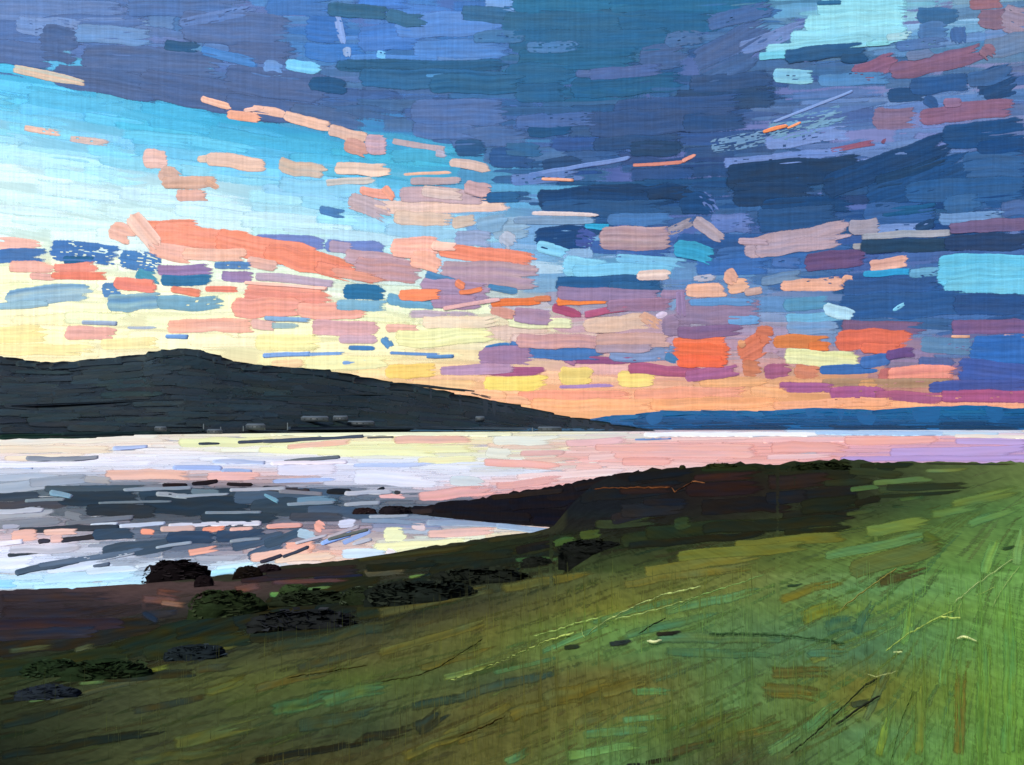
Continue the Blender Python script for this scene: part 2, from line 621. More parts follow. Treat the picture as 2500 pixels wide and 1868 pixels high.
# thin bright veil over the open sky: brushed along its slant
ms = []
for y in np.arange(120, 1010, 30):
    for x in np.arange(-290, 2760, 170):
        xx, yy = x + r1.uniform(-90, 90), y + r1.uniform(-14, 14)
        lim = np.interp(xx, [-300, 0, 215, 390, 560, 800, 950, 1150, 1300, 1700, 2000, 2600], [100, 110, 150, 195, 240, 290, 330, 440, 560, 690, 780, 870])
        if yy < lim:
            continue
        xc = float(np.clip(xx + 120, 0, 2499))
        ks = sorted(SKY)
        i = int(min(np.searchsorted(ks, xc, side='right') - 1, len(ks) - 2))
        f = (xc - ks[i]) / (ks[i + 1] - ks[i])

        def colat(k):
            yy_, cc_ = zip(*SKY[k])
            cc_ = np.array([hexc(q) for q in cc_])
            return np.array([np.interp(yy, yy_, cc_[:, j]) for j in range(3)])
        c = colat(ks[i]) * (1 - f) + colat(ks[i + 1]) * f
        c = c * r1.uniform(0.975, 1.02) + r1.uniform(-4, 4, 3)
        L = r1.uniform(200, 460)
        sl = np.interp(yy, [150, 500, 700], [0.16, 0.10, 0.0]) * (1 if xx < 900 else 0.2)
        w = r1.uniform(36, 66) if yy < 900 else r1.uniform(22, 34)
        ms.append(stroke(CLOUD, xx, yy, xx + L, yy + sl * L, w, c, cap=True, thick=10, dry=0.0, amp=0.55, sag=r1.uniform(-6, 6), var=0.7, qual=0.8, soft=1.1))
P, Q, C, T = join(ms)
tag(obj('sky_veil', make_mesh('sky_veil', P, Q, C, T), M_CLOUD), 'thin bright veil of high cloud in blue, pale green and yellow', 'cloud', kind='stuff')

CLOUDS = '''
# slate violet cloud bank filling the top left corner above the bright blue sky
-40 25 330 35 70 6273b0
-40 80 380 62 66 5f6ca4
-40 125 150 142 60 5c6598
30 60 240 70 50 6e80bc dry=.3
90 100 210 112 96 565d8c
175 78 390 92 48 6684c4
300 15 620 12 56 5c6ba2
430 62 730 72 86 5d6598
190 142 560 172 86 5a608f
120 178 430 228 66 575c8a
330 195 720 272 86 575b8a
550 122 745 130 56 5a6092
540 184 830 222 80 595f90
540 255 790 282 56 575c8c
700 270 905 312 54 56628f
430 60 640 20 30 6a78b4 dry=.4
# small dark teal dab inside the slate violet cloud bank
398 112 492 118 30 38587a
# short bright blue streak inside the slate violet cloud bank
485 122 640 158 26 4a80cc
# bright cobalt blue cloud band at the top edge left of centre
640 18 830 14 50 4470c0
740 66 862 78 66 3d6cc0
735 125 905 130 48 4176c8
865 92 1055 92 66 4872c8
955 62 1255 55 62 5a80d4
1000 122 1262 120 54 527ccc
845 148 1110 146 30 5080d0
640 165 700 168 40 6486d0
1060 150 1210 160 30 5c80cc dry=.4
1180 15 1290 20 40 7094dc dry=.3
# thin upright lilac wisp crossing the cobalt blue cloud band
822 36 842 112 20 8092d4
846 112 850 142 20 88a8d8
# small bright turquoise dab under the cobalt blue cloud band
694 160 790 166 32 6cbcec c2=82ccf0
# tiny turquoise dab above the long dark teal streak
916 132 948 140 22 6cb6ec dry=.3
# long dark teal streak near the top edge left of centre
795 22 960 34 34 34607f
940 36 1045 56 34 3a688a
# long dark teal streak lying below the cobalt blue band
812 162 1255 160 36 2f5e84
835 158 1080 160 28 2c597c
870 192 1265 198 52 2f6294
# short dark teal dab at the left end of the lower teal streak
752 204 852 214 38 33577c
# pale blue glint between the dark teal streaks
1035 186 1095 184 12 4c88c4
# broad teal blue cloud mass filling the top edge right of centre
1120 32 1270 40 44 38648c
1240 14 1560 10 60 2c6c98
1480 16 1900 12 62 2a6896
1215 64 1600 52 64 30668f
1500 56 1780 48 60 2b6390
1235 106 1660 98 62 2e6592
1255 150 1575 142 56 2b6590
1225 190 1420 186 66 2c6390
1250 228 1390 222 50 2c6090
1040 205 1300 204 50 2d628f
1385 218 1690 196 52 2c5f86
1400 182 1580 178 20 5c6498 dry=.3
1280 115 1420 112 30 4a74b0 dry=.5
1150 92 1300 88 34 4470a8 dry=.4
# slate violet cloud patches under the turquoise gap at the top right
1555 146 1690 130 66 54608f
1690 165 1900 62 86 565f90
1720 60 1900 18 44 4a5f9a dry=.2
1430 184 1640 166 32 5a6098
1700 200 1860 128 50 50608f
1620 100 1720 90 40 4c6498 dry=.3
1800 120 1990 60 40 6a78b8 dry=.2
# dark slate cloud band running right from the centre
1675 214 1905 196 56 43507a
1640 240 1910 236 54 3c4b70
1490 268 1830 250 48 465485
1425 306 1830 286 66 454f7c
1440 350 1690 346 40 3c4a72
1530 366 1680 362 40 344668
1660 300 1840 300 46 3e4d78
1250 300 1480 290 40 5866a0 dry=.3
# dull blue cloud layer left of the dark slate band
995 275 1260 276 66 5263a0
1090 342 1310 330 54 4d6098
1000 318 1180 326 40 5264a0
1190 384 1320 388 52 3e5688
1230 365 1330 368 36 3a6490
# small dark oval dab in the dull blue cloud layer
1108 364 1192 362 46 3c587e
# flat dark teal dab below the teal blue mass
1285 322 1402 316 30 34587e
# small dark charcoal dab left of the thin orange line
1322 404 1425 396 34 38486e
# pale turquoise patch of bright cloud at the top edge on the right
1990 22 2232 14 50 8ad2e6
1960 62 2228 52 52 8ed4e6
1925 96 2226 80 44 8ad0e6
1866 126 2150 98 34 88cee4
1850 138 2000 130 20 70c4e0
2160 92 2235 82 22 9cccdc dry=.3
2110 108 2180 104 14 82ccda
# small pale turquoise dab under the dark streak at the upper right
1886 186 1990 190 36 78b8dc c2=8ccadc dry=.15
# dark steel blue streak hanging under the turquoise patch
1912 140 2125 112 34 3e5f84
2050 142 2120 140 24 3a5678
1990 8 2060 4 14 2f6690
# dark blue cloud dab right of the turquoise patch
2235 38 2345 36 42 3f6794
2238 80 2320 72 46 5272a8
2332 62 2345 112 40 54689c
2180 112 2330 100 30 6074a8 dry=.3
# mauve brown cloud in the very top right corner
2365 10 2455 8 30 8a6878
2385 48 2470 46 50 7c6a82
2440 40 2530 60 80 8c849c dry=.2
2400 122 2530 96 52 74789a
# long mauve cloud slanting up to the right near the top right corner
2078 184 2200 148 46 85627f
2168 180 2415 124 46 7d6280
2395 112 2430 140 36 80687f
2210 138 2280 128 24 72729a
# sky blue smear below the long slanting mauve cloud
1990 196 2190 188 34 5484c0 dry=.2
# dark navy dabs between the two mauve clouds on the right
2165 232 2262 234 34 3b5078
2218 216 2380 198 42 40598a
2255 235 2290 262 26 44598a
2385 222 2485 186 84 374a72
2360 200 2480 170 40 40598c
# second mauve cloud running to the right edge
2128 290 2245 286 52 7e6e8c
2240 286 2490 258 46 80627f
2300 252 2350 250 24 846c8c
# thin dark maroon streak left of the right edge navy mass
2026 370 2142 346 16 71405e c2=8c6078
2152 352 2164 336 12 7c5470
# grey green scratchy veil above the thick navy cloud
1730 362 1900 326 40 7a94b4 dry=.75
1870 330 2085 268 56 7a9cb4 dry=.8
1860 350 2090 320 40 8088c4 dry=.4
1760 400 2080 372 34 7c84c4 dry=.3
# thin lilac line above the grey green veil
1888 298 2084 222 7 8e98d0
# small orange fleck on the grey green veil
1862 322 1924 306 9 ec9468
1922 314 1956 298 6 ec9c74
# thin pale orange line left of the thick navy cloud
1540 404 1690 394 12 e0a08c c2=c87c74
1660 396 1704 376 12 dc9888
# faint lilac smear trailing left of the thin orange line
1290 428 1540 386 10 7c84c0
1240 440 1440 420 30 6c78b4 dry=.4
# faint peach line at the left end of the lilac smear
1322 437 1402 440 8 e4a890
# thick dark navy cloud at the right of centre
1765 436 2125 404 74 2c3f60
1780 478 2010 476 62 2d4062
1850 506 2100 496 42 2f4a74
1840 540 2065 526 60 2f4c7c
2000 462 2340 342 70 2f466e
2110 492 2400 384 76 34507c
2130 446 2330 396 40 2c4466
# dark blue cloud mass against the right edge
2290 336 2530 316 74 34507c
2340 402 2530 398 76 3a5a8c
2200 474 2530 452 62 34598c
2100 530 2300 514 60 3a5790
2300 500 2400 498 50 3c6294
2150 522 2296 502 24 235c8c
2440 512 2530 506 40 4a5c96
2380 360 2530 355 40 304a78
# pale lilac glow patch under the thick navy cloud
1730 545 1850 548 50 7074b4 dry=.3
1710 470 1755 520 30 6a70b0 dry=.5
# lilac blue gap below the right edge cloud mass
2136 562 2290 552 28 7686c4 dry=.3
2285 536 2470 528 34 6c8cc8 dry=.2
# small charcoal dab between the lilac gaps
2232 560 2285 542 26 34486c
# dark navy cloud streaks in the middle of the sky
1305 484 1690 474 52 2c446c
1430 470 1600 470 42 2b3e60
1575 470 1700 468 38 2a3c5c
1315 508 1650 506 44 30507f
1655 494 1750 500 54 2f4a74
1300 585 1450 575 62 2e4774
1400 580 1460 590 50 54509a dry=.5
1130 480 1310 478 24 30558c
# blue haze band under the middle navy streaks
1475 534 1660 536 34 4a70b0
1435 604 1660 612 36 4058a8
1640 600 1910 606 72 35528c
1735 630 2110 622 56 4063ac
1690 648 1900 648 46 4266b4
1500 620 1560 628 24 5868ac
# small bright cyan dash below the middle navy streaks
1424 552 1490 554 16 3aa8d8
# short pale cyan bar joining the sky gap in the middle
1308 600 1392 618 34 82c8e8
# long pale cyan gap under the blue haze band
1368 652 1500 660 54 84cae8
1390 664 1665 662 40 7cc4e6
1496 630 1690 646 24 78bce0 dry=.3
# rounded cyan dab right of the dusty mauve bar
1642 606 1746 626 46 40a0c8
# dusty mauve bar in the middle of the sky
1458 584 1652 580 56 a88c98 c2=b49ca0
1630 570 1700 532 26 98909c dry=.3
# hooked grey mauve tail right of the dusty mauve bar
1696 532 1768 584 30 a89ca8 sag=6
# deep teal blue streak under the long pale cyan gap
1350 692 1640 686 38 305a88
1478 706 1625 702 36 34608c
# small white peach dab at the end of the long cyan gap
1552 672 1642 672 26 dcc0b8 c2=ecd4c8
# thick peach cloud dab right of the small white peach dab
1672 712 1780 706 34 e8b49c
1772 700 1832 694 36 e8b498
1768 662 1800 690 34 dca894
1690 680 1760 676 20 b4b4c4 dry=.5
1815 716 1865 708 20 c4a49c
# grey stroke with pale line right of the thick peach cloud
1856 688 1966 670 26 6e80a4 c2=8c94ac
# long dusty mauve cloud with a thin tail on the right
1812 610 2090 556 50 b09ca8
1840 612 2060 588 34 c0a4ac c2=a89cb0
2070 560 2150 552 40 9c98a8
2100 578 2330 566 20 8a90a4 c2=a8a8b0
2080 602 2165 602 18 a0a0a4
# dusty peach wisp left of the long dusty mauve cloud
1800 590 1880 590 18 b49ca8
# charcoal streak under the tail of the dusty mauve cloud
2096 604 2370 596 34 33445c
2300 596 2530 588 42 374064
# dull plum streak at the right edge above the bright cyan patch
2312 560 2530 540 32 6c5f84
# plum cloud dab below the long dusty mauve cloud
1960 640 2125 628 46 6a547c
1880 640 1970 645 30 5068b4 dry=.3
# small peach dab left of the bright cyan patch
2122 650 2222 638 30 e8b8a8 c2=dca898
# thin bright cyan lens under the small peach dab
2106 668 2232 662 18 3ca0d4
2215 670 2310 662 26 6aaace dry=.2
# large bright cyan patch at the right edge
2290 638 2380 636 20 3098c8
2286 645 2540 640 40 66c2e2 sag=-4
2282 680 2540 668 52 6cc4e2 sag=-5
2300 708 2540 700 40 74c8e4 sag=-4
# ragged peach bar left of the plum sky on the right
1902 700 2075 690 32 e8b098 dry=.15
2052 684 2088 686 26 dca890
# broad navy cloud under the bright cyan patch
2050 700 2320 704 46 3a5690
2040 750 2410 738 64 37568c
2320 745 2540 742 56 344a80
2400 790 2540 780 40 384e84
2020 790 2360 790 30 446090
2180 760 2210 740 10 7cc0dc
# soft teal patch left of the broad navy cloud
1908 744 2040 736 36 5c98b8
1912 778 2070 772 26 74b4d4
# pale ice blue dab beside the soft teal patch
2008 752 2088 770 30 b4dcec
# grey blue wisp below the soft teal patch
1918 802 2055 800 32 84a0c4 c2=9c98b8
# long plum bar below the broad navy cloud
2048 796 2275 800 36 7f6484
# plum bar touching the right edge
2318 798 2540 798 36 7a5f88
# thin peach specks below the plum bar at the right edge
2322 822 2370 822 7 e8b090
2400 824 2420 824 6 d8a898
2450 820 2530 822 7 e8b090
# teal grey smudge under the right plum bar
2240 840 2410 846 44 7088a4 dry=.2
# rich blue patch at the right edge near the horizon
2362 852 2540 860 84 3c68b8
2330 900 2540 920 56 5856a0
# bright vermilion cloud bar under the long plum bar
2034 830 2240 828 50 e0725a
2100 852 2200 850 26 e2745c
# burnt orange bar left of the vermilion bar
1884 836 2035 834 34 dc8450
1970 848 2030 846 24 e07c48
# small coral cloud beside the big orange block
1840 812 1890 822 46 d0785c
1800 868 1872 836 54 d87c60 dry=.1
1808 898 1862 902 40 cc8060
1800 842 1822 836 20 d89870
# pale yellow bar below the burnt orange bar
1910 868 2106 878 38 e4e4a4 c2=ecebb4
# plain blue streaks below the pale yellow bar
1998 906 2150 900 26 4468b4
2098 884 2180 874 32 4a66b0
# plum smudge right of the blue streaks
2160 866 2245 858 26 6e5284
2240 882 2340 886 26 6a6098
2250 910 2360 905 24 806c8c
# pale coral bar above the right horizon
2140 912 2200 920 40 c0706c dry=.2
2164 914 2345 906 34 ec8f80 c2=f09c88
# orange dab left of the pale coral bar
1936 908 2004 908 34 d4886c
# magenta dab left of the orange dab
1862 904 1934 906 36 a4627f
# amber smudge above the right horizon
2000 934 2350 934 24 b08c70 dry=.1
2092 940 2146 938 34 d8a070
# violet glow low on the right above the horizon
2260 944 2540 938 34 5c4f98
# ragged magenta band above the far blue hills
1896 942 2060 950 26 a4628c dry=.15
2020 960 2180 956 34 a8608c dry=.2
2130 964 2320 972 30 a8607f dry=.15
2290 966 2540 972 34 a65a80 dry=.2
# long salmon glow streak low over the far hills
1258 966 1560 968 28 f0a084
1540 968 1840 956 34 f0a486
# apricot glow bar under the long salmon streak
1290 990 1620 988 32 f4b080
1580 990 1920 978 32 f4ac7c
1700 936 1890 928 28 e8ac7c
1830 955 1940 962 26 f0b080
1880 990 2200 980 26 f2ac84 dry=.2
# gold dab above the tip of the dark hill
1176 936 1348 934 36 ecd474
# gold oval at the centre above the horizon
1362 914 1452 918 44 ecd07c
# gold oval right of the centre gold oval
1506 926 1608 922 42 f0d480
# gold bar sitting over the dark hill slope
938 906 1072 904 36 ecc870
# faint peach slope light under the gold dabs
1090 958 1250 966 24 f4bc90
1230 976 1300 980 20 f4b890
1000 936 1180 938 22 f0c490
# magenta line threading between the gold dabs
1186 906 1336 906 24 a45c80
1530 896 1725 912 28 b0607f
1670 918 1810 902 30 a8668c
1360 946 1512 940 12 a888b8
# plum streak above the gold ovals
1372 878 1562 880 20 945880
1368 866 1412 886 24 a07090
# big orange block above the centre horizon
1640 836 1780 836 26 ec7854
1636 858 1790 860 44 ee7450
1650 882 1780 884 30 ec6c4c
# blue shadow streaks below the dusty pink bars
1232 852 1490 862 42 4a6cb0
1180 850 1250 845 18 4474b4
1480 862 1670 866 40 8c88b0 dry=.2
1620 870 1660 880 24 4c7cac
# dusty mauve dab right of the gold bar
1166 866 1310 870 46 9c7c9c
1070 905 1270 898 26 b490ac
# long dusty pink bars right of centre
1256 832 1480 836 36 cc9c98 c2=b89098
1450 834 1645 830 34 cca49c
1450 852 1600 850 22 b09aa8
# pale peach grey bar above the dusty pink bars
1236 786 1410 790 26 e4e4b8
1420 792 1600 786 40 d8b8a4
1560 770 1620 800 30 d8a890 dry=.2
# mauve dab left of the crimson streaks
1250 764 1354 776 38 a488a0
# crimson streak left of the mauve mass
1346 748 1424 772 26 a45070
1424 770 1580 742 18 b05c7c
# bright orange line right of centre
1196 742 1325 732 20 e07848
1356 736 1490 730 24 ec8448
1300 730 1350 728 16 d88460
# mauve band crossing the centre above the orange line
1352 716 1630 722 36 927c9c
1475 748 1660 738 36 9c7c98
1610 720 1680 716 24 9c84a4
# plum mauve mass right of the crimson streak
1612 796 1690 792 56 94809c
1640 764 1880 760 64 94809c
1646 812 1830 804 32 84688c
1660 706 1666 780 26 9880a4
# small soft blue dash on the plum mauve mass
1676 738 1860 738 20 6a94c4 dry=.2
# soft blue dab on the right of the plum mauve mass
1774 782 1860 782 24 72a0d4
# small dusky streak fan at the left of the plum mass
1600 775 1630 762 16 d4c4dc
# long cream pink bar below the swirl right of the blue gap
900 508 1260 500 36 dcbcb4 c2=e4c8b8
955 528 1130 542 36 d8c0b0
846 486 965 530 46 b4a4ac
1100 545 1165 535 30 c4b4a8 dry=.1
# orange peach accent on the upper edge of the cream pink bar
876 462 962 478 24 e4a090
936 452 962 490 22 e09c88
# dusty rose bar above the cream pink bar
970 474 1190 482 38 b8a0a8
1028 466 1135 476 28 ccb8b4
1130 450 1200 470 36 c0a0a4
1000 442 1130 440 20 b0a0a8
# silvery cream dab left of the dusty rose bar
794 446 920 440 18 b8b8b8 c2=c8c0b8
# cream bar ending at the small violet swirl
814 410 962 416 32 d8bcac c2=e4ccbc
# cream cloud dab in the middle of the blue sky
678 398 802 420 36 d0b8a8 sag=4 c2=b8b0a8
# long cream dab left of the middle cream dab
480 388 560 386 22 dcc4b4
500 388 655 404 36 dcbcac
# thin peach line right of the violet swirl
980 426 1112 420 11 d8b09c
# small cream lens at the right end of the blue sky
1096 396 1200 412 24 d0b8b0
# thin lilac cream streak above the small cream lens
956 344 1092 366 16 b8a8b0
1060 370 1100 380 22 b0acc0 dry=.2
# long thin peach cloud edging the dark bank
612 266 700 280 22 e0b8a8
690 282 815 312 26 dcb8a8
800 316 900 342 28 d4b4a8
# rose swirl at the lower end of the long thin peach cloud
836 352 905 372 36 c49890
888 352 950 350 50 c8a4ac c2=b0a0b8
# small peach wedge near the edge of the dark bank
488 240 566 262 18 e8b8a4
# small peach dab under the peach wedge
552 280 640 290 26 e4a890
590 270 650 262 14 e4b8a8
# tapered peach streak at the far left under the dark bank
28 168 216 206 24 e0b8a0 taper=.5 c2=b8c4bc
# faint cream wisp on the left blue sky
54 310 156 328 18 dcbcb0 dry=.2
# second faint cream wisp on the left blue sky
166 340 280 350 20 d0bcb8 dry=.25
# round rose dab at the top of the tumbling cloud
346 388 412 388 46 dcb8b0 rag=.4
386 416 440 442 42 ccaca0
392 446 535 444 32 cca898
428 478 512 474 30 dcb0a4
500 440 535 462 18 cca48f
# small deep blue dab left of the cream pink bar
776 512 852 522 26 4a74b0 dry=.2
# grey blue streaks right of the cream pink bar
1196 556 1300 552 56 98a8bc
1250 540 1462 534 22 8898b4
1292 520 1476 526 13 d8ccd0
1160 552 1245 540 40 8ca8c0
1185 484 1270 480 24 2c5c90
# round mauve dab right of the pale blue gap
1106 580 1214 586 42 a098bc
1220 570 1260 600 40 a8b4c8 dry=.3
# violet strip above the long salmon cloud
618 586 800 598 34 8078b8
790 600 946 610 32 7c78b8
# tan patch on the violet strip
800 602 864 606 28 a898b0
# long salmon cloud above the dark hill summit
332 556 500 558 42 e8947c soft=0.4
370 566 640 596 52 ec9880
520 584 800 640 58 ea927a
640 612 880 668 54 e68c74 taper=.3
760 650 930 684 34 e08c78 soft=0.8
# peach underside of the long salmon cloud
360 604 480 622 44 e4b0a0
440 618 610 624 30 e8b8a4
600 634 680 650 26 dcb0a4
# twisted cream head of the long salmon cloud
264 558 330 582 46 e4b4a4
318 522 392 604 44 dcaea0 c2=ecc8b8
# dusty rose tail of the long salmon cloud
836 624 1016 646 36 b89ca8
860 652 1040 668 54 c49490 c2=b494a0
800 664 960 682 26 d89888 soft=0.8
# second salmon cloud right of the long salmon cloud
950 600 1080 606 52 f0b4a4
1000 626 1080 650 46 f0b4a0
1066 612 1322 640 40 e88c74
1050 598 1120 602 22 f4c4b4
# grey mauve underside of the second salmon cloud
1068 664 1330 676 60 b49ca4 c2=a890a4
# blue chink below the second salmon cloud
1036 670 1112 692 24 5080b0
1190 700 1265 712 18 4c80ac
# peach bar at the left edge above the blue strip
-30 590 112 602 34 e8b8ac
# blue strip crossing the left sky
-30 626 130 626 42 4a6cb0
115 610 310 622 52 4a70b8 dry=.45
285 632 400 650 50 4c78b8 dry=.55
330 665 392 692 44 5c98a4
# deep teal dab on the left blue strip
152 634 234 634 24 2c6490
# peach and coral bar on the left below the blue strip
18 650 145 654 30 e8b0a0
128 656 246 650 26 e49080
70 672 140 678 18 d8a8a0
120 676 274 672 22 e48470
# grey blue bar with pale furrows at the left edge
8 730 236 710 46 7c9cb8 c2=a4c0c8
-10 748 120 738 20 90b4c4
# second grey blue bar with pale furrows on the left
245 708 300 712 44 5880b0 dry=.2
258 740 400 736 42 7498b4 c2=90b4bc
380 742 560 738 36 84a8b0 dry=.15
# mauve dab right of the blue strip
378 662 532 658 30 947ca8
538 672 625 676 28 907ca4
520 648 620 650 20 5c80b4 dry=.2
# dark teal dab below the mauve dab
390 684 524 686 26 34709c
# salmon oval above the second grey blue bar
276 690 388 700 30 e48878
# row of small salmon dabs right of the salmon oval
415 704 492 718 20 e08870
500 704 585 708 17 e08470
# stack of salmon bars left of the dark blue dab
618 674 826 692 22 b0a0b4
600 700 806 714 24 e49c8c
590 722 824 736 34 e49484
560 750 760 752 48 e8a090
720 758 905 756 42 e8a898
596 690 800 704 8 f4c0b0
# dark blue dab in the middle of the salmon bars
836 712 946 718 38 2f70a0
# light teal haze under the dark blue dab
816 746 960 744 28 88b4c0 dry=.2
940 726 1070 744 34 78a8bc dry=.15
# mauve cloud around the small orange dabs
1020 702 1210 716 52 a48ca8
1050 738 1180 742 36 a488a4
# bright orange lens on the mauve cloud
972 720 1082 718 28 f08c64 taper=.35
# small orange hook right of the orange lens
1110 684 1136 702 20 e88c6c
1116 716 1186 704 15 e8855c
# pale pink fold under the orange hook
1076 754 1230 730 13 e4b4b4
990 766 1180 770 22 b8a8b4 dry=.2
1195 756 1260 768 24 d0988c
# long pink bar over the hill summit
404 798 640 794 34 e8a894 c2=e4b4a0
610 790 680 800 26 d8b0a8
# thin blue streaks over the hill summit
198 788 290 790 10 98acc8
306 800 392 800 11 a8b4c4
403 822 462 822 10 7090d0
# small pink dab over the left of the hill
156 812 290 816 34 e4aca0
# rose bar left of centre above the hill slope
756 800 934 806 40 d0a4a8
826 828 926 830 22 c4a4b0
940 800 1025 802 20 e4b4a4
# pale blue dashes beside the rose bar
640 776 770 782 14 90a8c4
660 796 740 796 16 9cb8bc dry=.3
# blue dashes low over the hill slope
846 850 924 850 14 4a7cb8
932 822 962 852 24 5a8cbc dry=.2
1068 826 1190 832 12 a0b4c8
640 868 762 864 10 8098d0
748 866 850 862 11 7c98cc
832 886 902 882 14 88a0d0
946 862 1104 866 11 6c88c8
1040 872 1110 870 8 5c84c0
# pale lemon bar over the hill slope
958 828 1220 812 50 ecebb0
1024 790 1236 782 32 e8d4b8
# pale straw bars resting on the hill slope
616 832 800 836 44 f0e8a8
736 888 960 886 34 ece8b0
240 838 400 836 32 f0e2a8
660 890 750 884 24 eccca0
# straw yellow glow at the left edge above the hill
-20 822 126 820 52 f0e0a0
-20 850 250 858 30 f0e0a4 dry=.1
'''
for label, lines in blocks(CLOUDS):
    for i_, l_ in enumerate(lines):
        a_ = l_.split()
        q_ = [float(v) for v in a_[:5]]
        if q_[4] > 15:
            L_ = math.hypot(q_[2] - q_[0], q_[3] - q_[1])
            e_ = min(8, L_ * 0.08)
            ux_, uy_ = (q_[2] - q_[0]) / L_, (q_[3] - q_[1]) / L_
            q_ = [q_[0] - ux_ * e_ * 0.5, q_[1] - uy_ * e_ * 0.5, q_[2] + ux_ * e_, q_[3] + uy_ * e_, q_[4] * (1.16 if q_[4] < 70 else 1.05)]
        elif q_[4] > 9:
            q_[4] *= 1.1
        lines[i_] = ' '.join([f'{v:.1f}' for v in q_] + a_[5:])
    sf = 0.6 if any(k in label for k in ('bank filling', 'mass', 'layer', 'slate', 'haze', 'glow', 'smear', 'veil', 'gap', 'smudge', 'shadow streaks', 'cobalt', 'navy cloud', 'navy streaks', 'straw', 'slope light', 'lemon', 'blue strip', 'band')) else 0.0
    for i_, l_ in enumerate(lines):
        a_ = l_.split()
        if 'soft=' not in l_ and sf and float(a_[4]) > 22:
            lines[i_] = l_ + f' soft={sf}'
        elif 'dry=' in l_ and float(l_.split('dry=')[1].split()[0]) >= .2 and 'soft=' not in l_:
            lines[i_] = l_ + ' soft=0.8'
        elif 'soft=' not in l_ and float(a_[4]) > 12:
            lines[i_] = l_ + ' soft=0.42'
    build_thing(CLOUD, M_CLOUD, 'cloud', 'streak', label, 'cloud', 'separate clouds in the evening sky', [l_ + (' up=0.28' if 'soft=0.6' not in l_ and 'soft=0.8' not in l_ else ' up=0.14') for l_ in lines], cap=True)

# ---------------------------------------------------------------- far hills, left hill
def wdepth(y):
    return H * F / (y - HY)


def hill(name, ridge, foot, dfoot, back, colour, mat, n, rows=44, base_y=None, jag=1.5):
    rx, ry = zip(*ridge)
    fx, fy = zip(*foot)
    xs = np.linspace(rx[0], rx[-1], n)
    yr = np.interp(xs, rx, ry) + sm1(n, 2) * jag
    yf = np.interp(xs, fx, fy)
    df = dfoot(xs, yf)
    V, C = [], []
    for k in range(rows):
        t = k / (rows - 1)
        d = df * (1 + (back - 1) * t ** 1.3)
        y = yf + (yr - yf) * t
        bumpy = sm1(n, 5) * 0.0002 * (1 if 0 < k < rows - 1 else 0)
        d = d * (1 + bumpy)
        V.append(np.stack([(xs - CX) * d / F, d, H - (y - HY) * d / F], -1))
    # lower skirt below the water and the far side
    f0 = V[0].copy()
    f0[:, 2] = -4
    f0[:, 1] -= 12
    V.insert(0, f0)
    zr = V[-1]
    for k in range(1, 5):
        b = zr.copy()
        b *= 1 + 0.14 * k
        b[:, 2] = zr[:, 2] * (1 - k / 4) - 6 * (k / 4)
        V.append(b)
    V = np.array(V)
    R = V.shape[0]
    C = np.empty((R, n, 3))
    C[:] = s2l(hexc(colour))
    C *= (1 + 0.12 * rng.uniform(-1, 1, (R, n)))[..., None]
    idx = np.arange(R * n).reshape(R, n)
    Q = np.stack([idx[:-1, :-1], idx[:-1, 1:], idx[1:, 1:], idx[1:, :-1]], -1).reshape(-1, 4)
    return obj(name, make_mesh(name, V.reshape(-1, 3), Q, C.reshape(-1, 3)), mat)


RIDGE = [(-700, 840), (-300, 850), (0, 872), (50, 879), (90, 885), (130, 886), (200, 880), (290, 871), (350, 867), (368, 860), (400, 855), (450, 851), (490, 855), (530, 868), (560, 881), (600, 888), (640, 892), (720, 898), (800, 905), (870, 919), (950, 934), (1020, 942), (1100, 960), (1180, 974), (1260, 989), (1340, 1008), (1380, 1018), (1430, 1024), (1480, 1034), (1540, 1044), (1600, 1051)]
FOOT = [(-700, 1069), (0, 1066), (300, 1062), (640, 1058), (900, 1055.6), (1250, 1054), (1600, 1053)]
RIDGE2 = [(1300, 1032), (1400, 1026), (1460, 1020), (1500, 1015), (1560, 1011), (1620, 1004), (1720, 1003), (1800, 1004), (1860, 1005), (1900, 1001), (1990, 996), (2080, 999), (2130, 1003), (2220, 996), (2300, 992), (2400, 991), (2450, 996), (2540, 1001), (2800, 985), (3400, 1010)]
M_FAR = paint('far_hill_blue', 3.0, 0.6, 0.1, 0.07, 0.3)
o = hill('far_hills', RIDGE2, [(1300, 1050), (3400, 1049)], lambda x, y: 6600 + 0 * x, 1.3, '1a5a8a', M_FAR, 160)
tag(o, 'low blue hills on the horizon across the water on the right', kind='structure')
o2 = hill('dark_hill', RIDGE, FOOT, lambda x, y: wdepth(y), 1.35, '283035', M_HILL, 500)
tag(o2, 'long dark hill sloping down to the water on the left', kind='structure')

# brushy cover on the slopes
class Slope:
    def __init__(self, ridge, foot, dfoot, back, off):
        self.r, self.f, self.df, self.b, self.off = ridge, foot, dfoot, back, off
        self.top = np.zeros((260, 330))

    def pos(self, x, y, lift=0.0, h=0.0):
        yr = np.interp(x, *zip(*self.r))
        yf = np.interp(x, *zip(*self.f))
        t = np.clip((y - yf) / (yr - yf), 0, 1)
        d = self.df(x, yf) * (1 + (self.b - 1) * t ** 1.3)
        d = d * (1 - self.off - (lift + h) / F)
        u = d / F
        return np.stack([(x - CX) * u, d, H - (y - HY) * u], -1)

    def sing(self, x, y):
        return 1.0


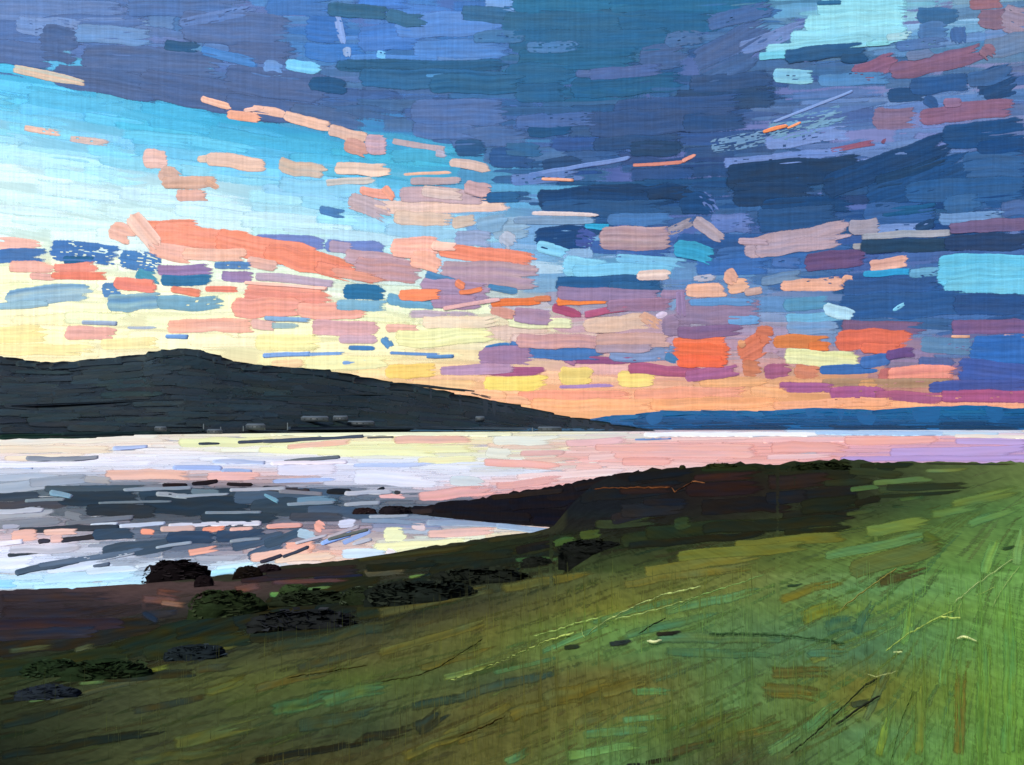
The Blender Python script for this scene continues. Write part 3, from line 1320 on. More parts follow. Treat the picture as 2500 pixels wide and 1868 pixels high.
SL = Slope(RIDGE, FOOT, lambda x, y: wdepth(y), 1.35, 0.0022)
ms = []
r2 = np.random.default_rng(5)
hillc = [hexc(c) for c in ('262f32', '293235', '252d2f', '283436', '242c2e', '273134')]
for y in np.arange(858, 1062, 9):
    for x in np.arange(-290, 1540, 105):
        xx, yy = x + r2.uniform(-60, 60), y + r2.uniform(-5, 5)
        L = r2.uniform(90, 260)
        w = r2.uniform(13, 26)
        top0, top1 = np.interp(xx, *zip(*RIDGE)), np.interp(xx + L, *zip(*RIDGE))
        sl = (top1 - top0) * np.clip(1 - (yy - top0) / 150, 0, 1)
        if yy - w / 2 < top0 + 1 or yy + sl - w / 2 < top1 + 1 or yy + w / 2 > np.interp(xx, *zip(*FOOT)) + 1 or yy + sl + w / 2 > np.interp(xx + L, *zip(*FOOT)) + 1:
            w = 9
            if yy - w / 2 < top0 + 1 or yy + sl - w / 2 < top1 + 1 or yy + w / 2 > np.interp(xx, *zip(*FOOT)) + 1:
                continue
        c = hillc[r2.integers(6)] + np.interp(xx + L / 2, [400, 800], [9, -5]) + r2.uniform(-2, 2, 3)
        ms.append(stroke(SL, xx, yy, xx + L, yy + sl, w, c, cap=True, thick=2, amp=0.4, sag=r2.uniform(-3, 3), qual=0.8, soft=0.8))
# edge strokes that follow the skyline
for i in range(len(RIDGE) - 1):
    (xa, ya), (xb, yb) = RIDGE[i], RIDGE[i + 1]
    if xb < -280 or xa > 1500:
        continue
    w = 18 if xa < 1150 else 9
    ms.append(stroke(SL, xa - 12, ya + w / 2 - 1, xb + 14, yb + w / 2 - 1, w, hillc[i % 6] + np.interp(xa, [400, 800], [8, -6]), cap=True, thick=2, amp=0.6, rag=1.0))
for l in '''20 992 640 972 4 22292c sag=-3
640 968 960 962 4 20282a
990 938 1160 956 6 3a4448 dry=.2
1150 960 1200 972 5 8a7468 dry=.4
0 1066 180 1064 10 1c3328
150 1060 420 1056 9 1f3030
700 1046 1300 1046 8 303c46
1000 1050 1500 1049 6 4a5a68 dry=.5'''.splitlines():
    a, c, kw = parse(l)
    ms.append(stroke(SL, *a, c, cap=True, thick=2, amp=0.6, **kw))
P, Q, C, T = join(ms)
e = obj('hillside_scrub', make_mesh('hillside_scrub', P, Q, C, T), M_HILL, o2)
e['kind'] = 'stuff'

SL2 = Slope(RIDGE2, [(1300, 1050), (3400, 1049)], lambda x, y: 6600 + 0 * x, 1.3, 0.002)
ms = []
for y, cols in ((1006, ('17608f', '155a8c', '1c6694')), (1013, ('12568c', '185f92')), (1020, ('165a8e', '114e82')), (1027, ('164e7c', '1a4e78')), (1034, ('1c3c5c', '1a4a70')), (1041, ('1c3650', '1e4668')), (1047, ('24486a', '1c3a56'))):
    for x in np.arange(1450, 2720, 80):
        xx = x + r2.uniform(-40, 40)
        L = r2.uniform(90, 220)
        if y - 5 < max(np.interp(xx, *zip(*RIDGE2)), np.interp(xx + L, *zip(*RIDGE2))) + 2:
            continue
        ms.append(stroke(SL2, xx, y, xx + L, y + r2.uniform(-2, 2), r2.uniform(8, 12), hexc(cols[r2.integers(len(cols))]), cap=True, thick=2, amp=0.5, qual=0.9, soft=0.6))
for i in range(2, len(RIDGE2) - 3):
    (xa, ya), (xb, yb) = RIDGE2[i], RIDGE2[i + 1]
    ms.append(stroke(SL2, xa - 12, ya + 5, xb + 14, yb + 5, 12, hexc(['13588c', '1a6092'][i % 2]), cap=True, thick=2, amp=0.5))
P, Q, C, T = join(ms)
e = obj('hillside_woods', make_mesh('hillside_woods', P, Q, C, T), M_FAR, o)
e['kind'] = 'stuff'


# ---------------------------------------------------------------- village at the foot of the hill
def mat_plain(name, hexcol, rough=0.6):
    m = bpy.data.materials.new(name)
    m.use_nodes = True
    nt = NT(m.node_tree)
    geo = nt.n('ShaderNodeNewGeometry')
    b = nt.n('ShaderNodeBsdfPrincipled')
    nz = nt.noise(geo.outputs['Position'], 0.4, 3.0)
    col = nt.mix(nt.rng(nz, 0.3, 0.7, 0, 1), (*(s2l(hexc(hexcol)) * 0.85), 1), (*(s2l(hexc(hexcol)) * 1.1), 1))
    nt.link(col, b.inputs['Base Color'])
    b.inputs['Roughness'].default_value = rough
    o = nt.n('ShaderNodeOutputMaterial')
    nt.link(b.outputs[0], o.inputs[0])
    return m


M_WALL = mat_plain('grey_render', '3a4248')
M_ROOF = mat_plain('slate_roof', '4a545c')
M_WIN = mat_plain('window_glass', '2c363c', 0.2)


def boxmesh(name, x0, x1, y0, y1, z0, z1):
    V = [(x, y, z) for z in (z0, z1) for y in (y0, y1) for x in (x0, x1)]
    Q = [(0, 1, 5, 4), (1, 3, 7, 5), (3, 2, 6, 7), (2, 0, 4, 6), (4, 5, 7, 6), (0, 2, 3, 1)]
    return make_mesh(name, V, np.array(Q))


def roofmesh(name, w, dp, z0, rise):
    a = w / 2 + 1
    b = dp / 2 + 1
    i = w * 0.06
    V = [(-a, -b, z0), (a, -b, z0), (a, b, z0), (-a, b, z0), (-a + i, 0, z0 + rise), (a - i, 0, z0 + rise),
         (-a, -b, z0 - .5), (a, -b, z0 - .5), (a, b, z0 - .5), (-a, b, z0 - .5)]
    return make_mesh(name, V, np.array([(0, 1, 5, 4), (2, 3, 4, 5), (6, 7, 1, 0), (7, 8, 2, 1), (8, 9, 3, 2), (9, 6, 0, 3), (6, 9, 8, 7)]), T=np.array([(1, 2, 5), (3, 0, 4)]))


HOUSES = [
    (392, 1045, 26, 8, 'small grey building alone at the foot of the hill, farthest left'),
    (524, 1052, 34, 9, 'low grey shed by the shore beside the leftmost thin post'),
    (624, 1040, 44, 12, 'wide grey building above the shore beside the second thin post'),
    (769, 1021, 64, 11, 'long blue grey building highest up the hill foot'),
    (831, 1020, 34, 11, 'short blue grey building touching the highest long one'),
    (881, 1032, 64, 9, 'long grey building stepping down right of the highest pair'),
    (1172, 1021, 22, 10, 'tiny pale grey building on the thin end of the hill'),
    (1342, 1046, 58, 9, 'long low grey shed near the tip of the hill'),
]
for hx, hy, hw, hh, lab in HOUSES:
    p = SL.pos(np.array([float(hx)]), np.array([float(hy + hh / 2)]), 30.0)[0]
    u = p[1] / F
    w_, h_ = hw * u, hh * u
    dp = max(8.0, 0.35 * w_)
    e = empty('house', p)
    tag(e, lab, 'house', 'grey buildings along the foot of the dark hill')
    obj('wall', boxmesh('wall', -w_ / 2, w_ / 2, -dp / 2, dp / 2, -6, h_ * 0.6), M_WALL, e, smooth=False)
    obj('roof', roofmesh('roof', w_, dp, h_ * 0.6, h_ * 0.4), M_ROOF, e, smooth=False)
    wm = boxmesh('window', -w_ * 0.03, w_ * 0.03, -0.25, 0.25, 0, h_ * 0.25)
    for k in range(4):
        obj('window', wm if k else wm, M_WIN if k == 0 else None, e, (w_ * (-0.36 + 0.24 * k), -dp / 2 - 0.1, h_ * 0.2), smooth=False)

M_POST = mat_plain('pale_post', '5c666c')
for px_, py0, py1, lab in ((497, 1035, 1046, 'short thin pale post beside the low shore shed'), (539, 1042, 1051, 'tiny pale post at the right end of the low shore shed'),
                           (594, 1040, 1051, 'thin pale post left of the wide grey building'), (702, 1032, 1048, 'pale upright marker between the wide and the highest buildings'), (1300, 1044, 1052, 'small pale hooked post near the tip of the hill')):
    p = SL.pos(np.array([float(px_)]), np.array([float(py1)]), 40.0)[0]
    u = p[1] / F
    k = 8
    r = 1.3 * u
    hh_ = (py1 - py0) * u
    V = [(r * f * math.cos(a), r * f * math.sin(a), z) for z, f in ((-3, 1), (hh_ * 0.94, 0.8), (hh_, 0.5)) for a in np.linspace(0, 2 * math.pi, k, endpoint=False)]
    Q = [(j * k + i, j * k + (i + 1) % k, (j + 1) * k + (i + 1) % k, (j + 1) * k + i) for j in range(2) for i in range(k)]
    tag(obj('post', make_mesh('post', V, np.array(Q)), M_POST, None, p), lab, 'post', 'thin posts along the far shore')

# ---------------------------------------------------------------- water
M_SEA = bpy.data.materials.new('water')
M_SEA.use_nodes = True
nt = NT(M_SEA.node_tree)
geo = nt.n('ShaderNodeNewGeometry')
b = nt.n('ShaderNodeBsdfPrincipled')
b.inputs['Base Color'].default_value = (*s2l([196, 196, 204]), 1)
b.inputs['Roughness'].default_value = 0.22
sep = nt.n('ShaderNodeSeparateXYZ')
nt.link(geo.outputs['Position'], sep.inputs[0])
nz = nt.noise(nt.vec(nt.math('MULTIPLY', sep.outputs[0], 0.08), nt.math('MULTIPLY', sep.outputs[1], 0.35), 0.0), 1.0, 4.0, 0.6)
bp = nt.n('ShaderNodeBump')
bp.inputs['Strength'].default_value = 0.5
bp.inputs['Distance'].default_value = 0.6
nt.link(nz, bp.inputs['Height'])
nt.link(bp.outputs[0], b.inputs['Normal'])
on = nt.n('ShaderNodeOutputMaterial')
nt.link(b.outputs[0], on.inputs[0])
xs = np.linspace(-26000, 26000, 40)
ys = np.concatenate([np.linspace(-400, 2000, 20), np.linspace(2600, 25900, 20)])
V = np.array([[x, y, 0] for y in ys for x in xs])
Q = np.array([[j * 40 + i, j * 40 + i + 1, (j + 1) * 40 + i + 1, (j + 1) * 40 + i] for j in range(39) for i in range(39)])
tag(obj('water', make_mesh('water', V, Q), M_SEA), 'calm pale water of the wide bay', kind='structure')


class Sea:
    def __init__(self):
        self.top = np.zeros((260, 330))

    def pos(self, x, y, lift=0.0, h=0.0):
        y = np.maximum(y, HY + 9.6)
        d = wdepth(y) * (1 - (lift + 0.3) * 1.2 / F)
        u = d / F
        return np.stack([(x - CX) * u, d, H - (y - HY) * u + h * u * 0.5], -1)

    def sing(self, x, y):
        return (y - HY) / F


SEA = Sea()
WX = [0, 200, 400, 600, 800, 1000, 1200, 1400, 1600, 1900, 2200, 2500]
WY = [1054, 1070, 1088, 1106, 1124, 1142, 1162, 1182, 1205, 1235, 1265, 1290, 1320, 1350, 1385, 1430]
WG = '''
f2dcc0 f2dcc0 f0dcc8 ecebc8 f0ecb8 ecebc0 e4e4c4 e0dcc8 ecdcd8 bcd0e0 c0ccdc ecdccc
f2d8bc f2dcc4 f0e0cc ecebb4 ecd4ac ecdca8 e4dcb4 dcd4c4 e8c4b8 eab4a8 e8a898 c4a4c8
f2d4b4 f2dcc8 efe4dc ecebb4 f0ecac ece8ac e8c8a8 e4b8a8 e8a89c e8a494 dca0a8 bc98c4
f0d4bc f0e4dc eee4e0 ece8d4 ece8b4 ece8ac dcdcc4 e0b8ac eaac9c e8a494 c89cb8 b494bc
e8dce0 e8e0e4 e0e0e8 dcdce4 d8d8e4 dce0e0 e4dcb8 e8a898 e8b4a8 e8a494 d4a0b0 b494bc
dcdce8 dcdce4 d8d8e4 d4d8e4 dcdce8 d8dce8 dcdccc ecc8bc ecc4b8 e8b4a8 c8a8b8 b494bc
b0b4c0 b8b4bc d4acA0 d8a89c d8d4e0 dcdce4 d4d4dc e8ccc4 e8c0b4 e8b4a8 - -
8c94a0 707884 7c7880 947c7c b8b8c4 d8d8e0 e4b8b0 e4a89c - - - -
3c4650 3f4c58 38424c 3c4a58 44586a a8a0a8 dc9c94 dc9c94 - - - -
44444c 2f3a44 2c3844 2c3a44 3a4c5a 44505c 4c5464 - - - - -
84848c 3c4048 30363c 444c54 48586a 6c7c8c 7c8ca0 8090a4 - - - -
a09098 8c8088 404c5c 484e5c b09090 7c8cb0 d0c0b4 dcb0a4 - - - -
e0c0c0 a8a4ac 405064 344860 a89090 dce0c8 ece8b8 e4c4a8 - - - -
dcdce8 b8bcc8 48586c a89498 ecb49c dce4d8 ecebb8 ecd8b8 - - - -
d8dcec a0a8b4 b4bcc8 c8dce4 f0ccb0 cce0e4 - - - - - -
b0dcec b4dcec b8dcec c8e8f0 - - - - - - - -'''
WG = [r.split() for r in WG.strip().splitlines()]
SHX = [-2500, -200, 0, 200, 350, 560, 700, 860, 960, 1060, 1200, 1290, 1350, 1400, 1450, 1500, 1600, 1700, 1760, 1840, 1900, 1940, 2020, 2100, 2140, 2300, 2500, 5000]
SHY = [1470, 1444, 1440, 1434, 1424, 1402, 1382, 1365, 1350, 1331, 1310, 1300, 1286, 1225, 1180, 1158, 1145, 1138, 1132, 1129, 1136, 1126, 1122, 1125, 1128, 1126, 1130, 1118]
ms = []
for j, y in enumerate(np.arange(1056, 1440, 8)):
    for x in np.arange(-290, 2720, 95):
        xx, yy = x + r2.uniform(-50, 50), y + r2.uniform(-4, 4)
        if yy > np.interp(xx + 60, SHX, SHY) + 8:
            continue
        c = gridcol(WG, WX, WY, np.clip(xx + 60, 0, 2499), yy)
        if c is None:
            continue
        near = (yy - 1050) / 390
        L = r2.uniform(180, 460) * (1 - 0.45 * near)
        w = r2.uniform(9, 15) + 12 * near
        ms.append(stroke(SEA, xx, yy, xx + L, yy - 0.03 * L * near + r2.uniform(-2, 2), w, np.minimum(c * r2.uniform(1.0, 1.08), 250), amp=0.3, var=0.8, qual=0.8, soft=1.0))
P, Q, C, T = join(ms)
tag(obj('ripples', make_mesh('ripples', P, Q, C, T), M_WATER), 'pale and pink ripples and wet sand films across the bay', kind='stuff')

WATER = '''
# S peach sand film at the far left shore
-20 1078 430 1068 26 f2dcc4 c2=f0e4d0
-20 1098 300 1095 24 f2d6b8
0 1120 240 1112 18 f0d4b8
# S pale yellow sand film under the hill
424 1080 690 1078 30 ecebac
660 1060 1255 1060 12 ecebc0
760 1102 1190 1096 24 ece8ac
620 1100 1100 1108 20 f0ecb0
1010 1125 1190 1120 20 ece4ac
# S pale cream and green tinted shallows in the middle
1190 1075 1390 1074 30 dcdcc8
1180 1104 1262 1108 36 dcdac4
# dark thin weed line on the pale water nearest the hill foot
484 1083 538 1083 7 39424c taper=.5
580 1080 800 1070 8 404854
640 1078 890 1065 9 49525e
# short fine dark line right of the weed line
896 1068 962 1067 5 60605c
# S small salmon bars under the hill foot
690 1092 880 1077 18 e6b496
950 1074 1175 1074 24 e4b29a
# dark low shore strip under the left end of the dark hill
-20 1067 240 1064 13 1c302a
120 1064 330 1060 9 232c2c
# grey weed line on the far left water
62 1119 243 1115 12 7f858f c2=9a9ca4 sag=3
# S small blue dashes on the left water
274 1095 362 1090 11 a8b4d4
30 1140 82 1142 7 a4b4d4
420 1141 545 1143 13 98acd8
518 1126 650 1129 12 b0bcd8
540 1150 620 1154 14 8ca4cc
274 1160 362 1160 12 7c9cdc
# thin grey brush line on the lavender water
692 1127 832 1115 9 687078 taper=.4
# S lavender white calm in the middle left
-20 1136 420 1130 16 e6e2ea
664 1146 850 1148 36 dcd8e6
850 1164 1100 1172 48 d8d8e2
660 1132 850 1128 10 e4d8e0
# S pale blue lines on the lavender calm
852 1137 1095 1134 15 b0c0e0
655 1176 842 1168 15 a0b4dc
1090 1172 1200 1178 32 ccd4d4
# S salmon bars above the dark mud
245 1160 490 1160 32 e6b29c
496 1166 652 1162 26 e4aca0
# S salmon bars right of centre
1170 1128 1400 1138 24 e8a898
1400 1140 1480 1142 16 e8b4a4
1262 1106 1400 1104 18 e2b0a4
1370 1084 1560 1070 22 e4b4b0
1440 1092 1870 1094 24 e8ac9c
1480 1112 1880 1108 22 e8a898 c2=ecb8ac
1510 1128 1660 1128 26 e8a494
1430 1118 1520 1112 20 ecc0b4
1250 1166 1560 1148 22 ecccc4
1200 1188 1400 1168 24 e2a598
1010 1214 1240 1190 34 dc9c94 c2=e4aca0
920 1212 1000 1212 16 e0a8a0
# S white line under the blue hills
1570 1062 2000 1060 12 f6ece8
1550 1073 1640 1071 5 5c84b8 dry=.3
1990 1056 2330 1059 12 a4c0da
2300 1059 2440 1060 10 bcd0dc
2330 1065 2540 1067 10 ecdcc8
# S salmon glow on the right water
1860 1076 2130 1074 14 ecb4ac
1870 1092 2100 1092 34 e8a494
2050 1078 2315 1074 26 ecA694
1860 1116 2060 1112 16 ecbcb4
# S lilac film at the right edge of the water
2160 1108 2540 1098 36 b898c2
2320 1078 2540 1080 20 bc9cc4
2040 1122 2540 1118 18 b090bc
# S grey shallows at the left edge
-20 1170 180 1160 22 a8aeba
-20 1192 200 1176 36 9aa2ae
60 1180 240 1166 30 8c929e
200 1170 290 1172 22 9c9898 dry=.3
# dark wet mudbank crossing the left bay
-20 1216 110 1208 26 3c4650
100 1196 380 1190 24 44525c
-20 1236 180 1228 30 4a4a50 dry=.2
130 1218 360 1212 44 2e3a44
330 1208 640 1206 38 33404a
340 1232 640 1238 52 2a3640
200 1246 400 1246 38 2f363c
560 1212 860 1210 40 46586a
600 1238 860 1238 54 36444f
480 1262 700 1262 30 303c46
740 1246 960 1258 34 48586a
700 1262 860 1262 24 444a54
850 1222 920 1240 30 58626e dry=.3
# S teal glints on the dark mudbank
645 1206 682 1226 10 5c90a4
716 1222 846 1214 20 567c90
120 1202 180 1212 14 6a8ca0
460 1200 550 1202 22 4a626c
380 1206 460 1212 12 8c949c dry=.3
# black weed clumps along the far edge of the mudbank
396 1184 458 1184 11 241e20
468 1182 534 1175 11 221c1e
553 1182 618 1184 9 262022
640 1190 760 1200 14 38363c dry=.2
# dark stones at the right end of the mudbank
796 1200 858 1198 14 22262c
850 1200 930 1206 6 2c2e34
918 1200 942 1196 15 20242a
942 1200 972 1204 7 6a7880
962 1203 980 1203 9 3a3c40
# S grey shallows between the mudbanks
-20 1262 150 1250 22 98989e
-20 1284 170 1268 26 74747c
150 1254 210 1264 26 6c6c70
160 1280 330 1262 14 60626a
220 1282 290 1278 8 b8c0cc
290 1286 405 1276 10 b8c0d0
410 1284 640 1276 12 c8c4cc dry=.2
# dark streak bank in the lower left shallows
44 1294 292 1286 14 333c46
145 1320 270 1306 13 35353c
92 1322 124 1320 12 3c3a44
18 1356 108 1347 10 3c4248
# S salmon pools between the lower mud streaks
20 1310 110 1304 38 e6ac98
100 1300 205 1296 20 e8b4a0
118 1314 160 1316 26 e4b4a8
338 1299 384 1298 20 ec9070
488 1295 560 1286 18 ec9270
560 1296 620 1290 14 d8a494
390 1292 480 1290 14 c8a498
# slate blue mud streaks in the lower left bay
220 1304 342 1300 34 3a4a5a
240 1350 440 1322 40 40505f
400 1312 540 1310 36 34465c
520 1310 660 1304 34 36475c
560 1338 720 1300 30 44566a
600 1360 700 1326 30 4a5c70
640 1330 760 1290 26 3f5060
# S salmon pools on the slate mud
454 1352 552 1334 20 eca084 taper=.3
765 1276 798 1292 34 e8a08a
690 1338 790 1330 36 e8a890
600 1362 790 1346 30 ecb8a0
660 1368 840 1352 24 f0ccb0
650 1286 740 1282 12 dc9c8c
720 1300 780 1310 30 a8c0cc dry=.3
# dark diagonal weed strand across the slate mud
690 1360 755 1334 8 3c4250
634 1372 690 1356 10 3a3844
# S pale drags through the dark mudbank
300 1196 470 1190 9 7a848e
430 1212 560 1206 8 8a949c
560 1196 700 1192 9 9a9ca4
240 1228 420 1224 6 5a666e
500 1252 640 1250 7 6a7680
700 1232 820 1226 9 76848e
840 1206 960 1200 12 a8aab4
840 1232 930 1228 10 8c949e
60 1224 160 1218 9 6e787e
-20 1252 110 1244 14 b0b0b8
0 1288 60 1284 16 9c98a4
680 1200 790 1206 9 6c6c74
900 1262 1000 1258 8 9aa4b0
380 1338 470 1324 8 8c98a4
250 1366 330 1350 7 a8b0ba
560 1322 640 1314 8 7c8894
720 1326 800 1306 8 b8b4bc
-20 1330 60 1322 12 e4dce4
330 1384 430 1368 10 c4d0da
# S lavender white shallows at the lower left
10 1344 230 1336 28 e2deea c2=b8b4bc
-20 1376 110 1368 40 dee2f2
100 1388 300 1370 34 ccd4e2
# grey blue scratchy streaks at the lower left
36 1398 200 1368 16 4c5c6c dry=.15
84 1384 370 1340 18 5a6a7c dry=.2
226 1382 270 1376 9 5c6878
# S pale blue shallows along the near shore
90 1414 360 1398 34 b8dcec
200 1396 360 1384 20 ccdce8
-20 1426 50 1426 26 90ccec
520 1392 640 1378 26 c4e4ee
496 1400 580 1394 14 a8dcec
# S blue and straw diagonal ripples in the inner bay
782 1328 862 1300 14 8caae0
832 1330 922 1288 16 8ca6d8
800 1312 880 1284 9 a89ca0
800 1318 900 1292 8 50564e
860 1330 910 1316 9 b0b0b8
# S straw yellow calm in the inner bay
930 1308 1005 1306 48 ecebb4
900 1340 1180 1322 30 ece8b0
960 1350 1100 1336 20 f0ecbc
1180 1310 1260 1306 16 ecd8b0
# S pale blue and white reach in the inner bay
826 1352 960 1348 32 cadce6
940 1342 970 1352 20 ece0dc
# S salmon bar in the inner bay
1032 1306 1236 1296 26 e2b4a4
1000 1282 1050 1290 24 d8c0bc
# S grey blue edge along the spit
870 1270 1060 1278 16 74869a
1040 1276 1240 1282 14 8898ac
1210 1284 1350 1298 14 94a6ba
820 1282 880 1276 26 c8c8d8 dry=.2
'''
M_MUD = paint('wet_mud', 0.3, 0.5, 0.0, 0.08, 0.35)
film = []
for label, lines in blocks(WATER):
    if label.startswith('S '):
        for l in lines:
            a, c, kw = parse(l)
            if a[4] > 14:
                kw.setdefault('soft', 0.7)
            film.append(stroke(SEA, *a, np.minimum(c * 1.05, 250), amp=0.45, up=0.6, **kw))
    else:
        if 'mud' in label or 'streak' in label:
            lines[:] = [l + ' soft=0.5' if float(l.split()[4]) > 16 else l for l in lines]
        nm = 'mudbank' if 'mud' in label and 'weed' not in label and 'stones' not in label else ('weed_line' if 'stones' not in label else 'shore_stones')
        if nm == 'shore_stones':
            nm = 'stony_bar'
        build_thing(SEA, M_MUD, nm, 'streak', label, nm.replace('_', ' '), 'dark banks and weed in the shallow bay', lines, amp=0.5, up=0.6)
P, Q, C, T = join(film)
tag(obj('sand_films', make_mesh('sand_films', P, Q, C, T), M_WATER), 'tinted films of shallow water over sand in the bay', kind='stuff')

# ---------------------------------------------------------------- the near land
FAR = [(-2500, 1470, 150), (-200, 1444, 161), (0, 1440, 162.4), (200, 1434, 165), (350, 1424, 169), (560, 1402, 179), (700, 1380, 191), (860, 1365, 200), (960, 1350, 209.5), (1060, 1331, 223), (1200, 1310, 240.5), (1290, 1300, 250), (1350, 1286, 264), (1400, 1225, 290), (1450, 1180, 315), (1500, 1158, 330), (1600, 1145, 340), (1700, 1138, 348), (1760, 1132, 352), (1840, 1129, 358), (1900, 1136, 362), (1940, 1126, 365), (2020, 1122, 370), (2100, 1125, 376), (2140, 1128, 380), (2300, 1126, 390), (2500, 1130, 400), (5000, 1118, 420)]
NEAR = [(-2500, 1868, 24), (0, 1868, 22), (1250, 1868, 20), (2500, 1868, 17), (5000, 1868, 15)]
LAND = Ruled(FAR, NEAR)

LX = [0, 300, 600, 900, 1200, 1500, 1800, 2100, 2500]
LY = [1140, 1190, 1240, 1290, 1340, 1390, 1440, 1490, 1540, 1600, 1660, 1720, 1790, 1868]
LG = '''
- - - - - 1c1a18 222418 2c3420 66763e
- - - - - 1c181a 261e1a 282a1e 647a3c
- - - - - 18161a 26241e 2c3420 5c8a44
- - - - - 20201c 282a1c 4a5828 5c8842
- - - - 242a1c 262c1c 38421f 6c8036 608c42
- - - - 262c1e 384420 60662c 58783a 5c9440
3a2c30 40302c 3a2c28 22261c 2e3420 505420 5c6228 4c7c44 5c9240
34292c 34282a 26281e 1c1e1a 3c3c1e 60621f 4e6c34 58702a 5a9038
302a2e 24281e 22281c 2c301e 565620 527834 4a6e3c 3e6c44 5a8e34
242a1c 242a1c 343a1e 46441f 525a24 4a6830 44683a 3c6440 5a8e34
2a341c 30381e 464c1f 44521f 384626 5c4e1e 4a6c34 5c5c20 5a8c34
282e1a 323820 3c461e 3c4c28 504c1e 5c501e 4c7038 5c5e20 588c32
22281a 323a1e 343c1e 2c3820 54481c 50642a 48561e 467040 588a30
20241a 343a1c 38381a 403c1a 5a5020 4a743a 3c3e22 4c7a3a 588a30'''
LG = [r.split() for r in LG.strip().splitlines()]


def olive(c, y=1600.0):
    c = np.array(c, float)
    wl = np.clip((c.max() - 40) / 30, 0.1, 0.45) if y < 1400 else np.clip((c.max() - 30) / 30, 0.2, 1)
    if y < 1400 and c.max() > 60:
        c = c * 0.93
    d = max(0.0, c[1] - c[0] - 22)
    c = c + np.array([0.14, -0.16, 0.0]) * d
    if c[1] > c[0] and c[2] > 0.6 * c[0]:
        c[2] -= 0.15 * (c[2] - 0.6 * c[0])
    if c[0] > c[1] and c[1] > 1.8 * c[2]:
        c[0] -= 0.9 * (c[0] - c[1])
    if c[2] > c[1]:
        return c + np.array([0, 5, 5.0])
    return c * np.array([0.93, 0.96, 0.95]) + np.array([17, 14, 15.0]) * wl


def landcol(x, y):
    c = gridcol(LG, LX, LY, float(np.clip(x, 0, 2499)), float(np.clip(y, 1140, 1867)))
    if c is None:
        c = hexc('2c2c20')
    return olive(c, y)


# ground sheet
xs = np.concatenate([np.linspace(-2500, -60, 30), np.linspace(-40, 2540, 216), np.linspace(2600, 5000, 30)])
rows = np.concatenate([np.linspace(0, 0.15, 22), np.linspace(0.16, 1, 90), 1 + np.array([0.1, 0.3, 0.7, 1.5, 3, 6, 12])])
V, C = [], []
fy = np.interp(xs, LAND.fx, LAND.fy)
rough = np.random.default_rng(4).normal(0, 1.5, len(xs)) + np.interp(xs, np.arange(-300, 2700, 60.0), np.random.default_rng(6).uniform(-2.5, 2.5, 50))
r4 = np.random.default_rng(21)
for t in rows:
    y = fy + (1868 - fy) * t + rough * max(0.0, 1 - t * 9)
    P = LAND.pos(xs, y)
    V.append(P)
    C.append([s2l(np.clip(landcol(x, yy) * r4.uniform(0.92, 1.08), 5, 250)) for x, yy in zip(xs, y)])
last = V[-1].copy()
for k, (dy, dz) in enumerate(((-6, 0.1), (-40, 2.5), (-140, 4))):
    b = last.copy()
    b[:, 1] = last[:, 1] + dy
    b[:, 2] = last[:, 2].mean() + dz
    V.append(b)
    C.append([s2l(hexc('4c6a30'))] * len(xs))
# the bank drops to the water on the far side
top = V[0]
for k, (dd, dz) in enumerate(((6, -1.2), (14, -40))):
    b = top.copy()
    b[:, 1] += dd
    b[:, 0] *= (top[:, 1] + dd) / top[:, 1]
    b[:, 2] = np.maximum(top[:, 2] + dz, -4)
    V.insert(0, b)
    C.insert(0, C[0])
V = np.array(V)
R, n = V.shape[:2]
idx = np.arange(R * n).reshape(R, n)
Q = np.stack([idx[:-1, :-1], idx[:-1, 1:], idx[1:, 1:], idx[1:, :-1]], -1).reshape(-1, 4)
tag(obj('ground', make_mesh('ground', V.reshape(-1, 3), Q, np.array(C).reshape(-1, 3)), M_LAND), 'grassy field sloping down to the brown shore', kind='structure')

# the low black spit
SKYL = [(970, 1250), (1000, 1240), (1060, 1231), (1150, 1221), (1240, 1204), (1350, 1188), (1400, 1176), (1500, 1158), (1560, 1150)]
LOWE = [(970, 1252), (1000, 1254), (1060, 1262), (1200, 1277), (1300, 1285), (1400, 1292), (1560, 1296)]
sp_far = [(x, y, wdepth(np.interp(x, *zip(*LOWE))) + 6 + 0.11 * (x - 970)) for x, y in SKYL]
sp_near = [(x, y, wdepth(y)) for x, y in LOWE]
SPIT = Ruled(sp_far, sp_near)
xs = np.linspace(970, 1560, 80)
r_up = np.random.default_rng(8).normal(0, 1.5, 80)
r_lo = np.random.default_rng(9).normal(0, 1.6, 80)
V, C = [], []
for t in np.linspace(0, 1, 14):
    y0_ = np.interp(xs, SPIT.fx, SPIT.fy)
    y1_ = np.interp(xs, SPIT.nx, SPIT.ny) + r_lo
    y0_ = y0_ + r_up
    V.append(SPIT.pos(xs, y0_ + (y1_ - y0_) * t))
for dd, z in ((5, 0.6), (12, -3)):
    b = V[0].copy()
    b[:, 0] *= (b[:, 1] + dd) / b[:, 1]
    b[:, 1] += dd
    b[:, 2] = np.minimum(b[:, 2], z)
    V.insert(0, b)
b = V[-1].copy()
b[:, 2] = -2
V.append(b)
V = np.array(V)
R, n = V.shape[:2]
C = np.tile(s2l(hexc('1a181a')), (R * n, 1))
idx = np.arange(R * n).reshape(R, n)
Q = np.stack([idx[:-1, :-1], idx[:-1, 1:], idx[1:, 1:], idx[1:, :-1]], -1).reshape(-1, 4)
spit = tag(obj('headland', make_mesh('headland', V.reshape(-1, 3), Q, C), M_SHORE), 'low black spit of land reaching into the bay', kind='structure')

